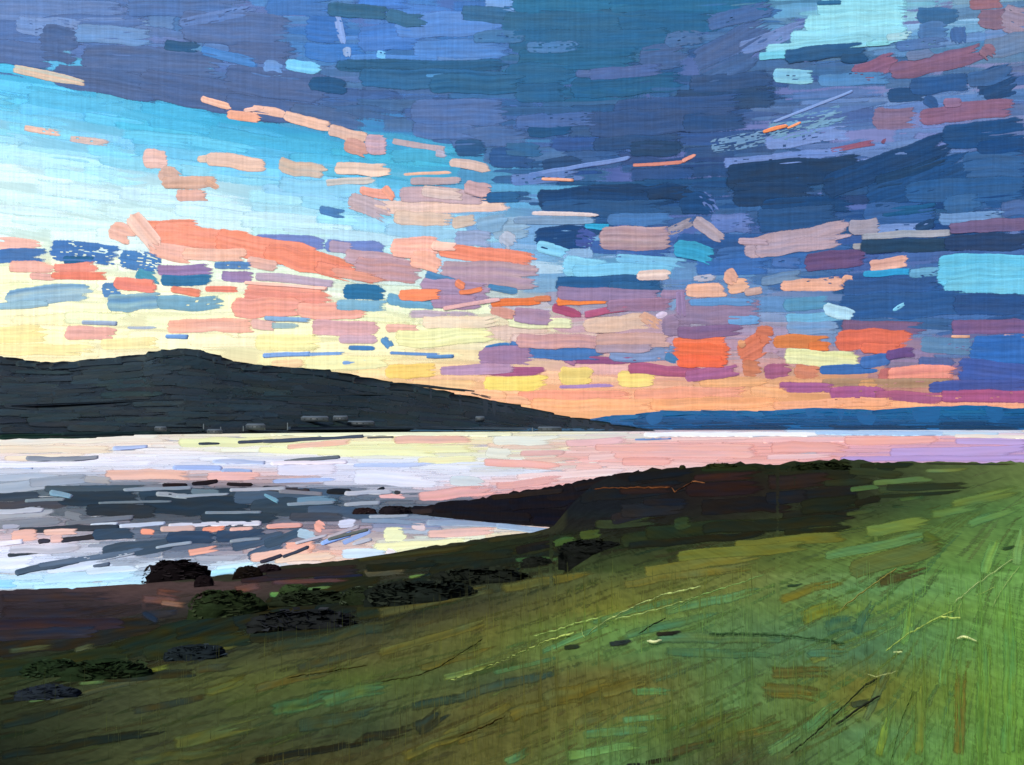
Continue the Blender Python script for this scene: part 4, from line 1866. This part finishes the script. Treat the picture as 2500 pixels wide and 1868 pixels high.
# grass laid in sweeps: nobody could count it
ms = []
ry = 1150.0
while ry < 2080:
    for x in np.arange(-280, 2740, 92 if ry < 1400 else 105):
        xx, yy = x + r4.uniform(-55, 55), ry + r4.uniform(-9, 9)
        ang = np.interp(xx, [0, 900, 1500, 2000, 2200, 2500], [10, 14, 20, 26, 52, 80])
        ang = ang * np.interp(yy, [1130, 1300, 1450, 1868], [0.12, 0.45, 0.95, 1.25])
        ang = math.radians(min(84, ang + r4.uniform(-5, 5)))
        L = r4.uniform(140, 360) * (0.7 if yy < 1300 else 1)
        if ang > 0.8:
            L *= 0.8
        xe, ye = xx + L * math.cos(ang), yy - L * math.sin(ang)
        w = r4.uniform(20, 44) if yy > 1350 else r4.uniform(9, 18)
        lim0 = np.interp(xx, SHX, SHY) + w / 2 + 4
        lim1 = np.interp(xe, SHX, SHY) + w / 2 + 2
        if yy < lim0 or ye < lim1:
            continue
        if min(yy, ye) < 1420 and min(yy, ye) < np.interp((xx + xe) / 2, SHX, SHY) + w / 2 + 4:
            continue
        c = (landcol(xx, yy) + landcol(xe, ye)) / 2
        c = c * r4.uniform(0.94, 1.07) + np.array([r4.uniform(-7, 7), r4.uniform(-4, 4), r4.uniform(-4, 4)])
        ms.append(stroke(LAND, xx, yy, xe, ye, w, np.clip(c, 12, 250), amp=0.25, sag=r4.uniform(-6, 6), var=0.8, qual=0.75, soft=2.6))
    ry += 15 if ry < 1400 else 20
P, Q, C, T = join(ms)
tag(obj('grass', make_mesh('grass', P, Q, C, T), M_LAND), 'brushed swathes of green and olive grass covering the field', kind='stuff')

SWATHES = '''
-20 1585 420 1520 60 28261f raw=1 soft=0.5
260 1600 560 1500 60 232a1c raw=1 soft=0.5
420 1560 760 1460 60 20261b raw=1 soft=0.5
560 1520 900 1430 60 22261c raw=1 soft=0.5
640 1480 960 1400 50 242618 raw=1 soft=0.5
760 1500 1100 1410 56 1e221a raw=1 soft=0.5
940 1450 1300 1370 50 20241a raw=1 soft=0.5
1040 1400 1400 1330 50 20241a raw=1 soft=0.5
1180 1360 1480 1300 44 24281a
-20 1640 340 1590 50 242c1b raw=1 soft=0.5
1900 1262 2120 1250 40 22231c soft=0.5
1700 1240 1960 1228 44 1e1b1a soft=0.5
1880 1160 2110 1158 30 22241a soft=0.5
2080 1150 2200 1146 22 23281a soft=0.5
1940 1210 2120 1196 40 201f1c soft=0.5
340 1600 640 1550 46 282e1c raw=1 soft=0.5
600 1560 860 1520 40 24281c raw=1 soft=0.5
860 1500 1160 1440 40 2a2e1c raw=1 soft=0.5
-20 1462 340 1456 40 3a2d30
-20 1500 330 1492 46 33282c c2=2c2628
330 1462 470 1470 38 5a3c34
370 1440 480 1456 34 6e4638 c2=503228
380 1470 480 1478 26 70503e
560 1440 660 1424 34 58382e
640 1424 900 1412 22 4c302c
760 1412 900 1402 12 26242e raw=1 soft=0.5
580 1420 760 1402 20 2a2226 raw=1 soft=0.5
-20 1526 330 1520 36 30282e raw=1 soft=0.5
330 1500 470 1494 40 2a2a32
340 1490 400 1530 30 2c2c34
-20 1550 260 1540 34 26262e c2=34343c raw=1 soft=0.5
0 1592 180 1572 26 343c24
170 1590 260 1570 24 3c4226
650 1450 720 1452 26 42663c c2=5c8c48
600 1470 640 1462 26 3c5c3a
740 1440 830 1430 14 4a6c3a
990 1412 1060 1400 16 4c6428
640 1400 900 1390 30 2c2422 raw=1 soft=0.5
880 1400 1010 1388 34 3c3a26
860 1368 1200 1330 20 2c2a18 c2=3c3c22
1180 1322 1350 1300 14 30301c
1000 1375 1290 1345 30 22261c
880 1390 1100 1372 26 1e221a
1250 1345 1380 1322 26 1c1c1a
1340 1330 1420 1310 24 3c5428
1410 1310 1480 1300 30 384822
1250 1368 1380 1362 16 34502c
1360 1350 1500 1330 22 2e4a28
1500 1322 1760 1290 46 262e1c
1560 1300 1960 1276 44 252c1b
1440 1282 1640 1270 30 2c3420
1640 1280 1700 1272 40 28361f
1700 1290 2110 1268 40 23261a
1520 1335 1900 1300 24 1e2018
1900 1300 2112 1288 20 24281a
1480 1270 1640 1240 40 241e20
1500 1250 1700 1240 44 241f20
1400 1215 1700 1180 44 1b181a
1520 1170 1720 1148 26 171518
1500 1198 1690 1190 26 2c1e1a
1560 1228 1700 1222 24 1e1a1e
1680 1170 1900 1156 26 301e1a
1660 1200 1900 1190 50 2a1c1a
1860 1180 2060 1170 46 2c211c
1700 1148 1880 1140 16 242a16
1860 1140 1940 1142 16 1e2416
1930 1138 2100 1134 24 1c2214
2090 1138 2250 1136 18 23291a
2240 1132 2540 1134 8 34341e
2060 1150 2230 1160 26 2c331e
1860 1222 2000 1210 44 1c1a1e
1940 1240 2130 1216 50 212419
2000 1180 2160 1172 22 2a2e1e
2070 1196 2160 1186 16 4a6838
2120 1180 2300 1166 18 566f3c
2240 1150 2400 1144 20 6a7a40
2130 1200 2330 1180 22 3a4424
2150 1192 2400 1186 22 29301e
2110 1214 2380 1200 14 252b1c
2080 1230 2160 1216 22 1f211a
2180 1222 2300 1208 18 405a30
2170 1238 2250 1232 12 384e2c
2060 1256 2160 1246 14 3c4a26
2170 1234 2245 1232 9 2c3c20
2300 1240 2540 1190 50 5f7a3c dry=.4
2340 1290 2540 1220 40 5e8c48 dry=.4
2250 1260 2440 1230 40 5c8040 dry=.4
2100 1300 2300 1270 40 6c8038 dry=.3
1780 1330 2100 1310 34 6c6c28 dry=.2
1560 1400 1900 1345 40 645f22 dry=.2
1640 1360 2000 1330 34 6c702c dry=.3
2000 1360 2300 1300 30 5a8448 dry=.4
2240 1300 2336 1330 56 4c6028 dry=.2 sag=10
2060 1400 2330 1320 60 4c5a26 dry=.3
2120 1430 2320 1370 50 3c3e1c dry=.2
1500 1430 1900 1370 40 5c5822 dry=.3
1200 1440 1500 1390 44 4c4a1c dry=.2
900 1500 1250 1430 46 40401c dry=.2
640 1590 1060 1500 54 2c3420
700 1640 1000 1560 40 33381f dry=.2
900 1600 1250 1500 40 56501f dry=.3
1000 1640 1260 1570 34 5a521f dry=.3
600 1690 900 1610 40 4a481e dry=.3
640 1740 900 1680 60 34542a dry=.3
760 1720 1000 1660 60 3c5a2c dry=.3
1060 1660 1300 1600 30 5a6c30 dry=.3
1180 1650 1420 1590 20 3c6438
1300 1600 1560 1490 24 4a743c dry=.2
1420 1530 1720 1440 26 4a743c dry=.2
1600 1500 1900 1430 40 4a7640 dry=.3
1500 1560 1800 1480 40 406c3c dry=.3
1580 1560 1980 1560 50 40643a dry=.3
1600 1590 1960 1600 40 3a6238 dry=.2
1060 1720 1420 1620 44 2e3c28 dry=.1
980 1730 1180 1690 44 2c3822
700 1780 1000 1720 60 2e3a20 dry=.1
1000 1790 1120 1720 60 282e20 soft=1.4
860 1810 1060 1770 40 26281c soft=1.4
600 1860 960 1800 30 23241a soft=1.4
-20 1780 300 1700 40 24281a soft=1.4
-20 1850 460 1770 40 20241a soft=1.4
-20 1720 240 1660 26 1f2218 soft=1.4
0 1700 420 1600 16 1d2018 soft=1.4
100 1720 420 1640 24 3a4026 dry=.2
200 1660 500 1640 26 2c3022 dry=.2 raw=1 soft=0.5
300 1740 560 1690 34 303420 dry=.2
460 1640 600 1620 34 33371f
340 1645 440 1620 22 525c20
180 1670 300 1660 16 4a6c3c
60 1715 150 1700 12 3f5c34
440 1600 620 1570 26 4c4c1c dry=.2
480 1700 660 1640 50 485020 dry=.3
400 1820 700 1750 60 444c1f dry=.3
300 1870 640 1810 50 38421f dry=.3
1060 1810 1300 1700 44 54501f dry=.2
960 1860 1200 1760 50 5e4e1c dry=.1
1100 1820 1250 1770 26 6a481a
1220 1760 1420 1680 60 584e1e dry=.3
1300 1720 1560 1650 70 5c4c1c dry=.2
1440 1700 1640 1640 60 56501f dry=.2
1380 1780 1540 1720 60 52501f dry=.3
1520 1690 1700 1690 34 4c7a3c dry=.3
1400 1800 1640 1770 44 467440 dry=.2
1360 1850 1620 1810 44 588a42 dry=.3
1220 1870 1320 1820 40 4a703a dry=.2
1500 1760 1660 1740 36 4c7a40 dry=.2
1640 1800 1860 1720 54 485222 dry=.2
1600 1850 1800 1800 40 3a4020
1560 1866 1700 1842 22 24241a
1520 1870 1600 1866 20 20201c
1780 1800 1960 1760 50 5c5c22 dry=.3
1860 1640 2100 1640 54 5e4f1c dry=.1
1840 1680 2060 1700 60 5a551f dry=.2
1960 1620 2100 1560 50 54642a dry=.3
1940 1520 2100 1450 60 5a661f dry=.4
1880 1470 2100 1400 44 60601f dry=.3
2080 1560 2140 1440 44 34603e dry=.3
2000 1540 2120 1500 60 34603e dry=.3
1950 1600 2110 1590 40 3a603a dry=.2
1940 1800 2100 1680 54 4c7a3c dry=.3
1860 1850 2000 1760 50 4a703a dry=.3
2100 1780 2200 1580 40 4a5a2c dry=.3
2240 1868 2260 1600 50 5c7028 dry=.4
2340 1868 2350 1560 50 66601f dry=.35
2400 1868 2400 1500 60 5a8830 dry=.4
2460 1868 2470 1400 60 568c34 dry=.4
2300 1700 2340 1420 50 5c8a38 dry=.4
2200 1600 2240 1420 46 5c8c38 dry=.4
2140 1868 2180 1700 40 64822c dry=.4
2480 1400 2500 1240 50 5e9048 dry=.4
2400 1420 2440 1280 50 609440 dry=.4
'''
ms = []
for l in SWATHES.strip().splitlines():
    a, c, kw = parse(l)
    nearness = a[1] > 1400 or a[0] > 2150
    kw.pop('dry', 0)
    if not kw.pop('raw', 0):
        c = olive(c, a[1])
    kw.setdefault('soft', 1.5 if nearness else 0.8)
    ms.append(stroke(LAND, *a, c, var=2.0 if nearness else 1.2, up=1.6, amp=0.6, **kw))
P, Q, C, T = join(ms)
tag(obj('turf_swathes', make_mesh('turf_swathes', P, Q, C, T), M_LAND), 'broad swathes of darker and brighter turf and brown shore', kind='stuff')

ms = []
for l in '''1004 1246 1200 1238 20 1a171c
1060 1242 1330 1222 30 17151a
1180 1262 1420 1258 36 141217
1100 1256 1300 1262 24 18161a
1240 1232 1410 1214 36 161419
1330 1210 1470 1196 34 18161a
1300 1272 1450 1276 22 15131a
1380 1246 1470 1250 40 141218
1200 1214 1380 1198 14 241e1c
1400 1190 1520 1170 22 1c1819
1000 1250 1060 1246 12 2a2426'''.splitlines():
    a, c, kw = parse(l)
    ms.append(stroke(SPIT, *a, c, **kw))
P, Q, C, T = join(ms)
e = obj('turf', make_mesh('turf', P, Q, C, T), M_SHORE, spit)
e['kind'] = 'stuff'


# ---------------------------------------------------------------- shrubs, rocks and tufts: rounded bodies with their own brushed cover
def clump(surf, name, label, cat, group, x, y, w, h, colour, leaf, nleaf=60, mat=None, tilt=0.0, part='foliage', body='crown', sharp=1.0):
    """a rounded mound of width w and height h (picture px) standing with its foot at x, y"""
    mat = mat or M_SHORE
    if name == 'shrub' and w > 40 and y > 1300:
        w, h = w * 1.3, h * 1.25
    foot = surf.pos(np.array([x]), np.array([y + h * 0.35]), 3.0)[0]
    u = foot[1] / F
    a, b, cc = w / 2 * u, w / 2 * u * 0.6, h * u * (0.75 if 'rock' in name else 0.6)
    nu, nv = 36, 14
    rr = np.random.default_rng(abs(hash((int(x), int(y)))) % 100000 if False else int(x * 7 + y * 13))
    lump = np.array([[rr.uniform(-1, 1) for _ in range(9)] for _ in range(6)])
    V = []
    for j in range(nv):
        ph = j / (nv - 1) * math.pi / 2 * 1.0
        for i in range(nu):
            th = 2 * math.pi * i / nu
            s_ = 1 + 0.16 * math.sin(3 * th + rr.integers(1) + x) + 0.10 * lump[j % 6][i % 9] * sharp + 0.08 * math.sin(7 * th + 3 * ph + y)
            sq = abs(math.cos(ph)) ** 0.6
            V.append((a * s_ * sq * math.cos(th), b * s_ * sq * math.sin(th), cc * math.sin(ph) ** 0.9 * (1 + 0.10 * lump[(j + 2) % 6][(i // 3) % 9]) + tilt * a * math.cos(th) * sq))
    V.append((0, 0, cc * 1.0))
    V = np.array(V)
    idx = np.arange(nu * nv).reshape(nv, nu)
    Q = np.stack([idx[:-1, :], np.roll(idx[:-1, :], -1, 1), np.roll(idx[1:, :], -1, 1), idx[1:, :]], -1).reshape(-1, 4)
    low = V[:nu].copy()
    low[:, 2] -= 0.6 * cc + 0.5
    C = np.tile(s2l(hexc(colour)), (len(V), 1)) * (1 + 0.15 * rr.uniform(-1, 1, (len(V), 1)))
    k0 = len(V)
    V = np.concatenate([V, low])
    C = np.concatenate([C, C[:nu]])
    i = np.arange(nu)
    Q = np.concatenate([Q, np.stack([k0 + i, k0 + (i + 1) % nu, (i + 1) % nu, i], -1)])
    e = empty(name, foot)
    tag(e, label, cat, group)
    obj(body, make_mesh(body, V, Q, C), mat, e)
    # short bristly strokes of leaf or weed over the body
    LV, LQ, LC = [], [], []
    for k in range(nleaf):
        th = rr.uniform(math.pi, 2 * math.pi) if rr.random() < 0.8 else rr.uniform(0, 2 * math.pi)
        ph = rr.uniform(0.05, 1.45)
        sq = abs(math.cos(ph)) ** 0.6
        p = np.array((a * sq * math.cos(th), b * sq * math.sin(th), cc * math.sin(ph) ** 0.9 + tilt * a * math.cos(th) * sq)) * 1.04
        nrm = p / np.array([a, b, cc]) ** 2
        nrm /= np.linalg.norm(nrm)
        t1 = np.cross(nrm, [rr.uniform(-.3, .3), rr.uniform(-.3, .3), 1])
        t1 /= np.linalg.norm(t1)
        t2 = np.cross(nrm, t1)
        ll, ww = w * u * rr.uniform(0.06, 0.16), w * u * rr.uniform(0.008, 0.022)
        o_ = len(LV)
        LV += [p - t1 * ll / 2 - t2 * ww, p + t1 * ll / 2 - t2 * ww * .3, p + t1 * ll / 2 + t2 * ww * .3 + nrm * ww * 1.5, p - t1 * ll / 2 + t2 * ww + nrm * ww * 1.5]
        LQ.append((o_, o_ + 1, o_ + 2, o_ + 3))
        cl = s2l(np.clip(hexc(leaf) * rr.uniform(0.5, 0.95), 5, 250))
        LC += [cl] * 4
    if nleaf:
        f = obj(part, make_mesh(part, np.array(LV), np.array(LQ), np.array(LC)), mat, e, smooth=False)
        f['kind'] = 'stuff'
    return e


G1 = 'dark shrubs and weedy rocks along the shore'
clump(SEA, 'shore_rock', 'big rounded black rock at the water edge on the left', 'rock', G1, 428, 1398, 146, 66, '141012', '2c2628', 140, part='weed', body='boulder')
clump(LAND, 'shore_rock', 'small black rock touching the right side of the big rounded rock', 'rock', G1, 500, 1420, 44, 34, '181214', '302a2c', 40, part='weed', body='boulder')
clump(LAND, 'shore_rock', 'low black rock right of the big rounded rock', 'rock', G1, 606, 1398, 66, 36, '17120f', '2c2626', 50, part='weed', body='boulder')
clump(LAND, 'shore_rock', 'flat dark rock at the right end of the rocks by the water', 'rock', G1, 656, 1388, 54, 24, '1e161a', '342a30', 40, part='weed', body='boulder')
clump(SEA, 'shore_rock', 'shiny dark brown rock just off the tip of the black spit', 'rock', G1, 888, 1248, 56, 18, '241a1c', '5a4c48', 30, part='weed', body='boulder')
clump(SEA, 'shore_rock', 'black rock forming the broken tip of the spit', 'rock', G1, 962, 1246, 76, 24, '1e1a1e', '3a3438', 40, part='weed', body='boulder')
clump(LAND, 'shrub', 'tall dark green shrub right below the big rounded rock', 'shrub', G1, 548, 1470, 130, 76, '222c1a', '38422a', 160)
clump(LAND, 'shrub', 'long dark green shrub below the brown beach on the far left', 'shrub', G1, 130, 1628, 100, 46, '1c2818', '30402a', 90)
clump(LAND, 'shrub', 'dark green shrub joined to the right of the far left shrub', 'shrub', G1, 260, 1632, 160, 46, '1e2a19', '324028', 110)
clump(LAND, 'shrub', 'blue black low shrub under the far left shrubs', 'shrub', G1, 115, 1688, 110, 32, '20262c', '363e4a', 60)
clump(LAND, 'shrub', 'blue black shrub between the brown beach and the olive field', 'shrub', G1, 482, 1590, 110, 38, '1c2326', '343e44', 60)
clump(LAND, 'shrub', 'long charcoal shrub bank left of the middle', 'shrub', G1, 752, 1510, 190, 46, '1e2020', '34363a', 100)
clump(LAND, 'shrub', 'dark green leafy shrub above the charcoal shrub bank', 'shrub', G1, 770, 1458, 150, 34, '20261a', '34402a', 90)
clump(LAND, 'shrub', 'round dark shrub with glinting leaves right of the charcoal bank', 'shrub', G1, 886, 1452, 80, 50, '1f2618', '4a5440', 90)
clump(LAND, 'shrub', 'long black green hedge on the slope in the middle', 'shrub', G1, 1030, 1442, 190, 56, '1a1f1b', '30362c', 130)
clump(LAND, 'shrub', 'black hedge continuing right toward the spit', 'shrub', G1, 1180, 1404, 170, 40, '1c1f1a', '2e3428', 90)
clump(LAND, 'shrub', 'small black shrub left of the capsule shaped black hedge', 'shrub', G1, 1308, 1370, 56, 28, '1a1c18', '2c3026', 40)
clump(LAND, 'shrub', 'capsule shaped black hedge below the spit', 'shrub', G1, 1440, 1336, 118, 44, '181a18', '2a2e26', 80)
clump(LAND, 'shrub', 'short olive shrub above the left end of the black green hedge', 'shrub', G1, 716, 1440, 54, 38, '2c3a22', '4a5c34', 50)
clump(LAND, 'shrub', 'tiny leafless bush sticking up on the headland skyline', 'shrub', G1, 1666, 1140, 16, 16, '2a2c1c', '3a3e28', 40)
clump(LAND, 'shrub', 'low dark shrub on the headland skyline right of the tiny bush', 'shrub', G1, 1760, 1136, 70, 16, '262c18', '3a4428', 50)
clump(LAND, 'shrub', 'dark hump on the right part of the headland skyline', 'shrub', G1, 2010, 1138, 130, 22, '1c2214', '2e361f', 60)
G2 = 'dark tufts in the green field'


def swipe(label, x, y, w, h, c):
    c = c
    ls = [f'{x - w / 2} {y + h * 0.2} {x + w / 2} {y - h * 0.3} {h * 0.9} {c} soft=1.4', f'{x - w * 0.3} {y + h * 0.1} {x + w * 0.2} {y - h * 0.1} {h * 0.5} {c} soft=0.9']
    build_thing(LAND, M_LAND, 'grass_tuft', 'blades', label, 'grass tuft', G2, ls, amp=1.0, up=3.0)


swipe('dark slate tuft in the middle of the green field', 1518.0, 1570.0, 80.0, 26.0, '2c322c')
swipe('dark brown tuft right of the slate tuft', 1640.0, 1546.0, 100.0, 22.0, '26261e')
swipe('dark mossy tuft left of the slate tuft', 1400.0, 1580.0, 60.0, 26.0, '28301f')
swipe('small dark tuft in the teal grass right of the middle', 1944.0, 1430.0, 56.0, 12.0, '2e4028')
swipe('small dark green tuft near the right edge', 2468.0, 1338.0, 50.0, 18.0, '30482a')
swipe('dark green tuft near the bottom right beside the diagonal furrow', 2112.0, 1718.0, 90.0, 34.0, '39432c')


# ---------------------------------------------------------------- pale stalks and furrows drawn across the field
def line3(surf, pts, r, colour, name, label, cat, group, mat=None, lift=38.0):
    pts = np.array(pts, float)
    seg = np.r_[0, np.cumsum(np.hypot(*np.diff(pts, axis=0).T))]
    n = max(6, int(seg[-1] / 7))
    s = np.linspace(0, seg[-1], n)
    x = np.interp(s, seg, pts[:, 0]) + rng.uniform(-1, 1, n)
    y = np.interp(s, seg, pts[:, 1]) + rng.uniform(-1.6, 1.6, n)
    P = surf.pos(x, y, lift)
    k = 5
    V, Q = [], []
    for i in range(n):
        rr = r * P[i, 1] / F * (0.6 + 0.6 * rng.random()) * (1 if 0 < i < n - 1 else 0.3)
        for a in range(k):
            V.append(P[i] + np.array([rr * 0.3 * math.cos(a * 2 * math.pi / k), rr * math.cos(a * 2 * math.pi / k), rr * math.sin(a * 2 * math.pi / k)]))
    for i in range(n - 1):
        for a in range(k):
            Q.append((i * k + a, i * k + (a + 1) % k, (i + 1) * k + (a + 1) % k, (i + 1) * k + a))
    V = np.array(V)
    loc = V.mean(0)
    C = np.tile(s2l(hexc(colour)), (len(V), 1))
    return tag(obj(name, make_mesh(name, V - loc, np.array(Q), C), mat or M_LAND, None, loc), label, cat, group)


G3 = 'pale stalks and scratched lines in the grass'
LINES = [
    ([(1095, 1663), (1160, 1642), (1250, 1603), (1330, 1567), (1400, 1545)], 1.7, 'b4c46a', 'long pale stalk line running up from the lower middle of the field'),
    ([(1436, 1550), (1450, 1535), (1500, 1505), (1560, 1475), (1630, 1450), (1712, 1431)], 1.7, 'b8c878', 'brightest pale stalk line arching over the middle of the field'),
    ([(1303, 1553), (1350, 1541), (1410, 1520), (1470, 1506)], 1.3, '98b060', 'thin fainter stalk line beside the long pale stalk line'),
    ([(1500, 1512), (1560, 1500), (1640, 1478), (1695, 1458)], 1.4, 'a0b468', 'broken stalk line just under the brightest arching line'),
    ([(1640, 1490), (1720, 1450), (1820, 1420), (1866, 1402)], 1.3, '8cb060', 'thin green stalk line rising beyond the brightest arching line'),
    ([(1421, 1526), (1421, 1548), (1427, 1556)], 1.4, 'a8bc6c', 'short hooked stalk where two pale lines meet'),
    ([(1580, 1565), (1600, 1566), (1616, 1563)], 2.6, 'd0d49c', 'short thick cream stalk between the two dark tufts'),
    ([(2162, 1591), (2210, 1553), (2260, 1525), (2296, 1507), (2330, 1490)], 1.8, 'aac05c', 'bright stalk line climbing through the green at the right'),
    ([(2290, 1507), (2344, 1508), (2340, 1490), (2346, 1470)], 1.6, 'b4c468', 'small angular stalk at the end of the bright climbing line'),
    ([(2330, 1472), (2380, 1430), (2420, 1402), (2440, 1386), (2474, 1364)], 1.7, 'b4c87c', 'upper pale stalk line near the right edge'),
    ([(2422, 1482), (2440, 1450), (2465, 1415), (2490, 1380)], 1.6, 'aac470', 'steep pale stalk line nearest the right edge'),
    ([(2336, 1558), (2358, 1554), (2384, 1567)], 2.6, 'd2d894', 'short thick cream stalk on the right of the field'),
    ([(2380, 1456), (2410, 1442), (2432, 1432)], 1.2, '94b05c', 'faint dotted stalk between the two right edge lines'),
    ([(2180, 1591), (2190, 1592), (2202, 1591)], 1.6, 'b0bc80', 'tiny pale stalk under the start of the bright climbing line'),
    ([(2050, 1495), (2062, 1480), (2100, 1450), (2150, 1415), (2190, 1388)], 1.6, 'a4984c', 'ochre stalk line on the olive rise at the right'),
    ([(2115, 1646), (2140, 1652), (2170, 1644), (2192, 1638)], 1.3, '9ca468', 'shallow pale V shaped stalk above the dark furrow'),
    ([(1450, 1193), (1540, 1191), (1636, 1190)], 1.3, '6c4024', 'thin rusty line across the dark headland'),
    ([(1640, 1190), (1644, 1202), (1690, 1177), (1722, 1178)], 1.4, '8a5838', 'rusty tick shaped line at the end of the headland line'),
]
for pts, r, c, lab in LINES:
    line3(LAND, pts, r * 1.45, c, 'grass_stalk', lab, 'grass stalk', G3)
G4 = 'dark furrows in the field'
for pts, r, c, lab in [
    ([(1930, 1840), (1990, 1790), (2060, 1725), (2110, 1675), (2146, 1654)], 3.2, '2c3420', 'long dark furrow slanting through the lower right of the field'),
    ([(2040, 1770), (2090, 1735), (2130, 1708), (2150, 1700)], 4.0, '2a2e22', 'short dark furrow below the long slanting furrow'),
    ([(1730, 1549), (1800, 1547), (1900, 1551), (1990, 1559), (2062, 1572)], 3.0, '2c4428', 'curved dark furrow edging the teal grass'),
    ([(1560, 1546), (1600, 1522), (1625, 1508)], 2.4, '24301e', 'thin dark furrow above the slate tuft'),
    ([(620, 1545), (760, 1530), (830, 1518)], 2.6, '14140f', 'black furrow under the charcoal shrub bank'),
    ([(700, 1655), (800, 1640), (895, 1625)], 1.8, '3a3616', 'thin brown furrow in the olive grass left of the middle'),
    ([(930, 1664), (1010, 1652), (1070, 1630), (1180, 1560)], 1.8, '34361a', 'thin curved furrow in the olive grass at the middle'),
    ([(1120, 1800), (1180, 1775), (1235, 1748)], 2.4, '40300f', 'brown furrow near the bottom in the ochre grass'),
    ([(2170, 1880), (2200, 1760), (2230, 1690)], 3.0, '3c5220', 'steep dark furrow near the bottom right'),
]:
    line3(LAND, pts, r, c, 'furrow', lab, 'furrow', G4, lift=30.0)

# ---------------------------------------------------------------- standing grass blades
def blades(n, seed):
    rr = np.random.default_rng(seed)
    x = rr.uniform(-260, 2760, n * 3)
    y = rr.uniform(1400, 2050, n * 3)
    snap = rr.random(n * 3) < 0.5
    cols = np.sort(rr.uniform(-200, 2700, 130))
    x = np.where(snap, cols[rr.integers(0, 130, n * 3)] + rr.normal(0, 2.5, n * 3), x)
    dens = np.interp(x, [0, 700, 1300, 2000, 2500], [0.05, 0.16, 0.45, 0.75, 1.0]) * np.interp(y, [1400, 1520, 1800], [0.45, 0.9, 1.0])
    lim = np.interp(x, [0, 700, 1200, 1500, 2100, 2500], [1650, 1560, 1420, 1370, 1330, 1230])
    k = (rr.random(n * 3) < dens) & (y > lim)
    for a, b_, w_, h_ in ((1518, 1570, 90, 40), (1640, 1546, 110, 40), (1400, 1580, 70, 40), (1944, 1430, 70, 30), (2468, 1338, 60, 30), (2112, 1718, 90, 50)):
        k &= ~((np.abs(x - a) < w_ / 2) & (y - b_ > -h_ / 2) & (y - b_ < 70))
    x, y = x[k][:n], y[k][:n]
    n = len(x)
    # a few long threads of tall grass stand in clumps along the same bearings
    P = LAND.pos(x, y, 0.5)
    u = P[:, 1] / F
    hh = rr.uniform(14, 62, n) * u * np.interp(y, [1300, 1500, 1868], [0.5, 0.8, 1.0])
    ww = rr.uniform(0.4, 0.7, n) * u
    lean = rr.normal(0, 0.02, n) * hh
    base = np.array([landcol(a, min(b, 1867)) for a, b in zip(x, y)])
    f = np.where(rr.random(n) < 0.45, rr.uniform(1.0, 1.12, n), rr.uniform(0.8, 0.96, n))
    c = base * f[:, None] + np.array([6, 8, -4]) * (f[:, None] > 1.1)
    C = s2l(np.clip(c, 8, 235))
    q = np.zeros((n, 4, 3))
    q[:, 0] = P + np.stack([-ww, 0 * ww, -0.1 * hh], -1)
    q[:, 1] = P + np.stack([ww, 0 * ww, -0.1 * hh], -1)
    q[:, 2] = P + np.stack([ww * 0.3 + lean, 0.05 * hh, hh], -1)
    q[:, 3] = P + np.stack([-ww * 0.3 + lean, 0.05 * hh, hh], -1)
    idx = np.arange(n * 4).reshape(n, 4)
    return q.reshape(-1, 3), idx, np.repeat(C, 4, 0)


V, Q, C = blades(13500, 3)
tag(obj('grass_blades', make_mesh('grass_blades', V, Q, C), M_LAND, smooth=False), 'fine upright grass blades through the near field', kind='stuff')
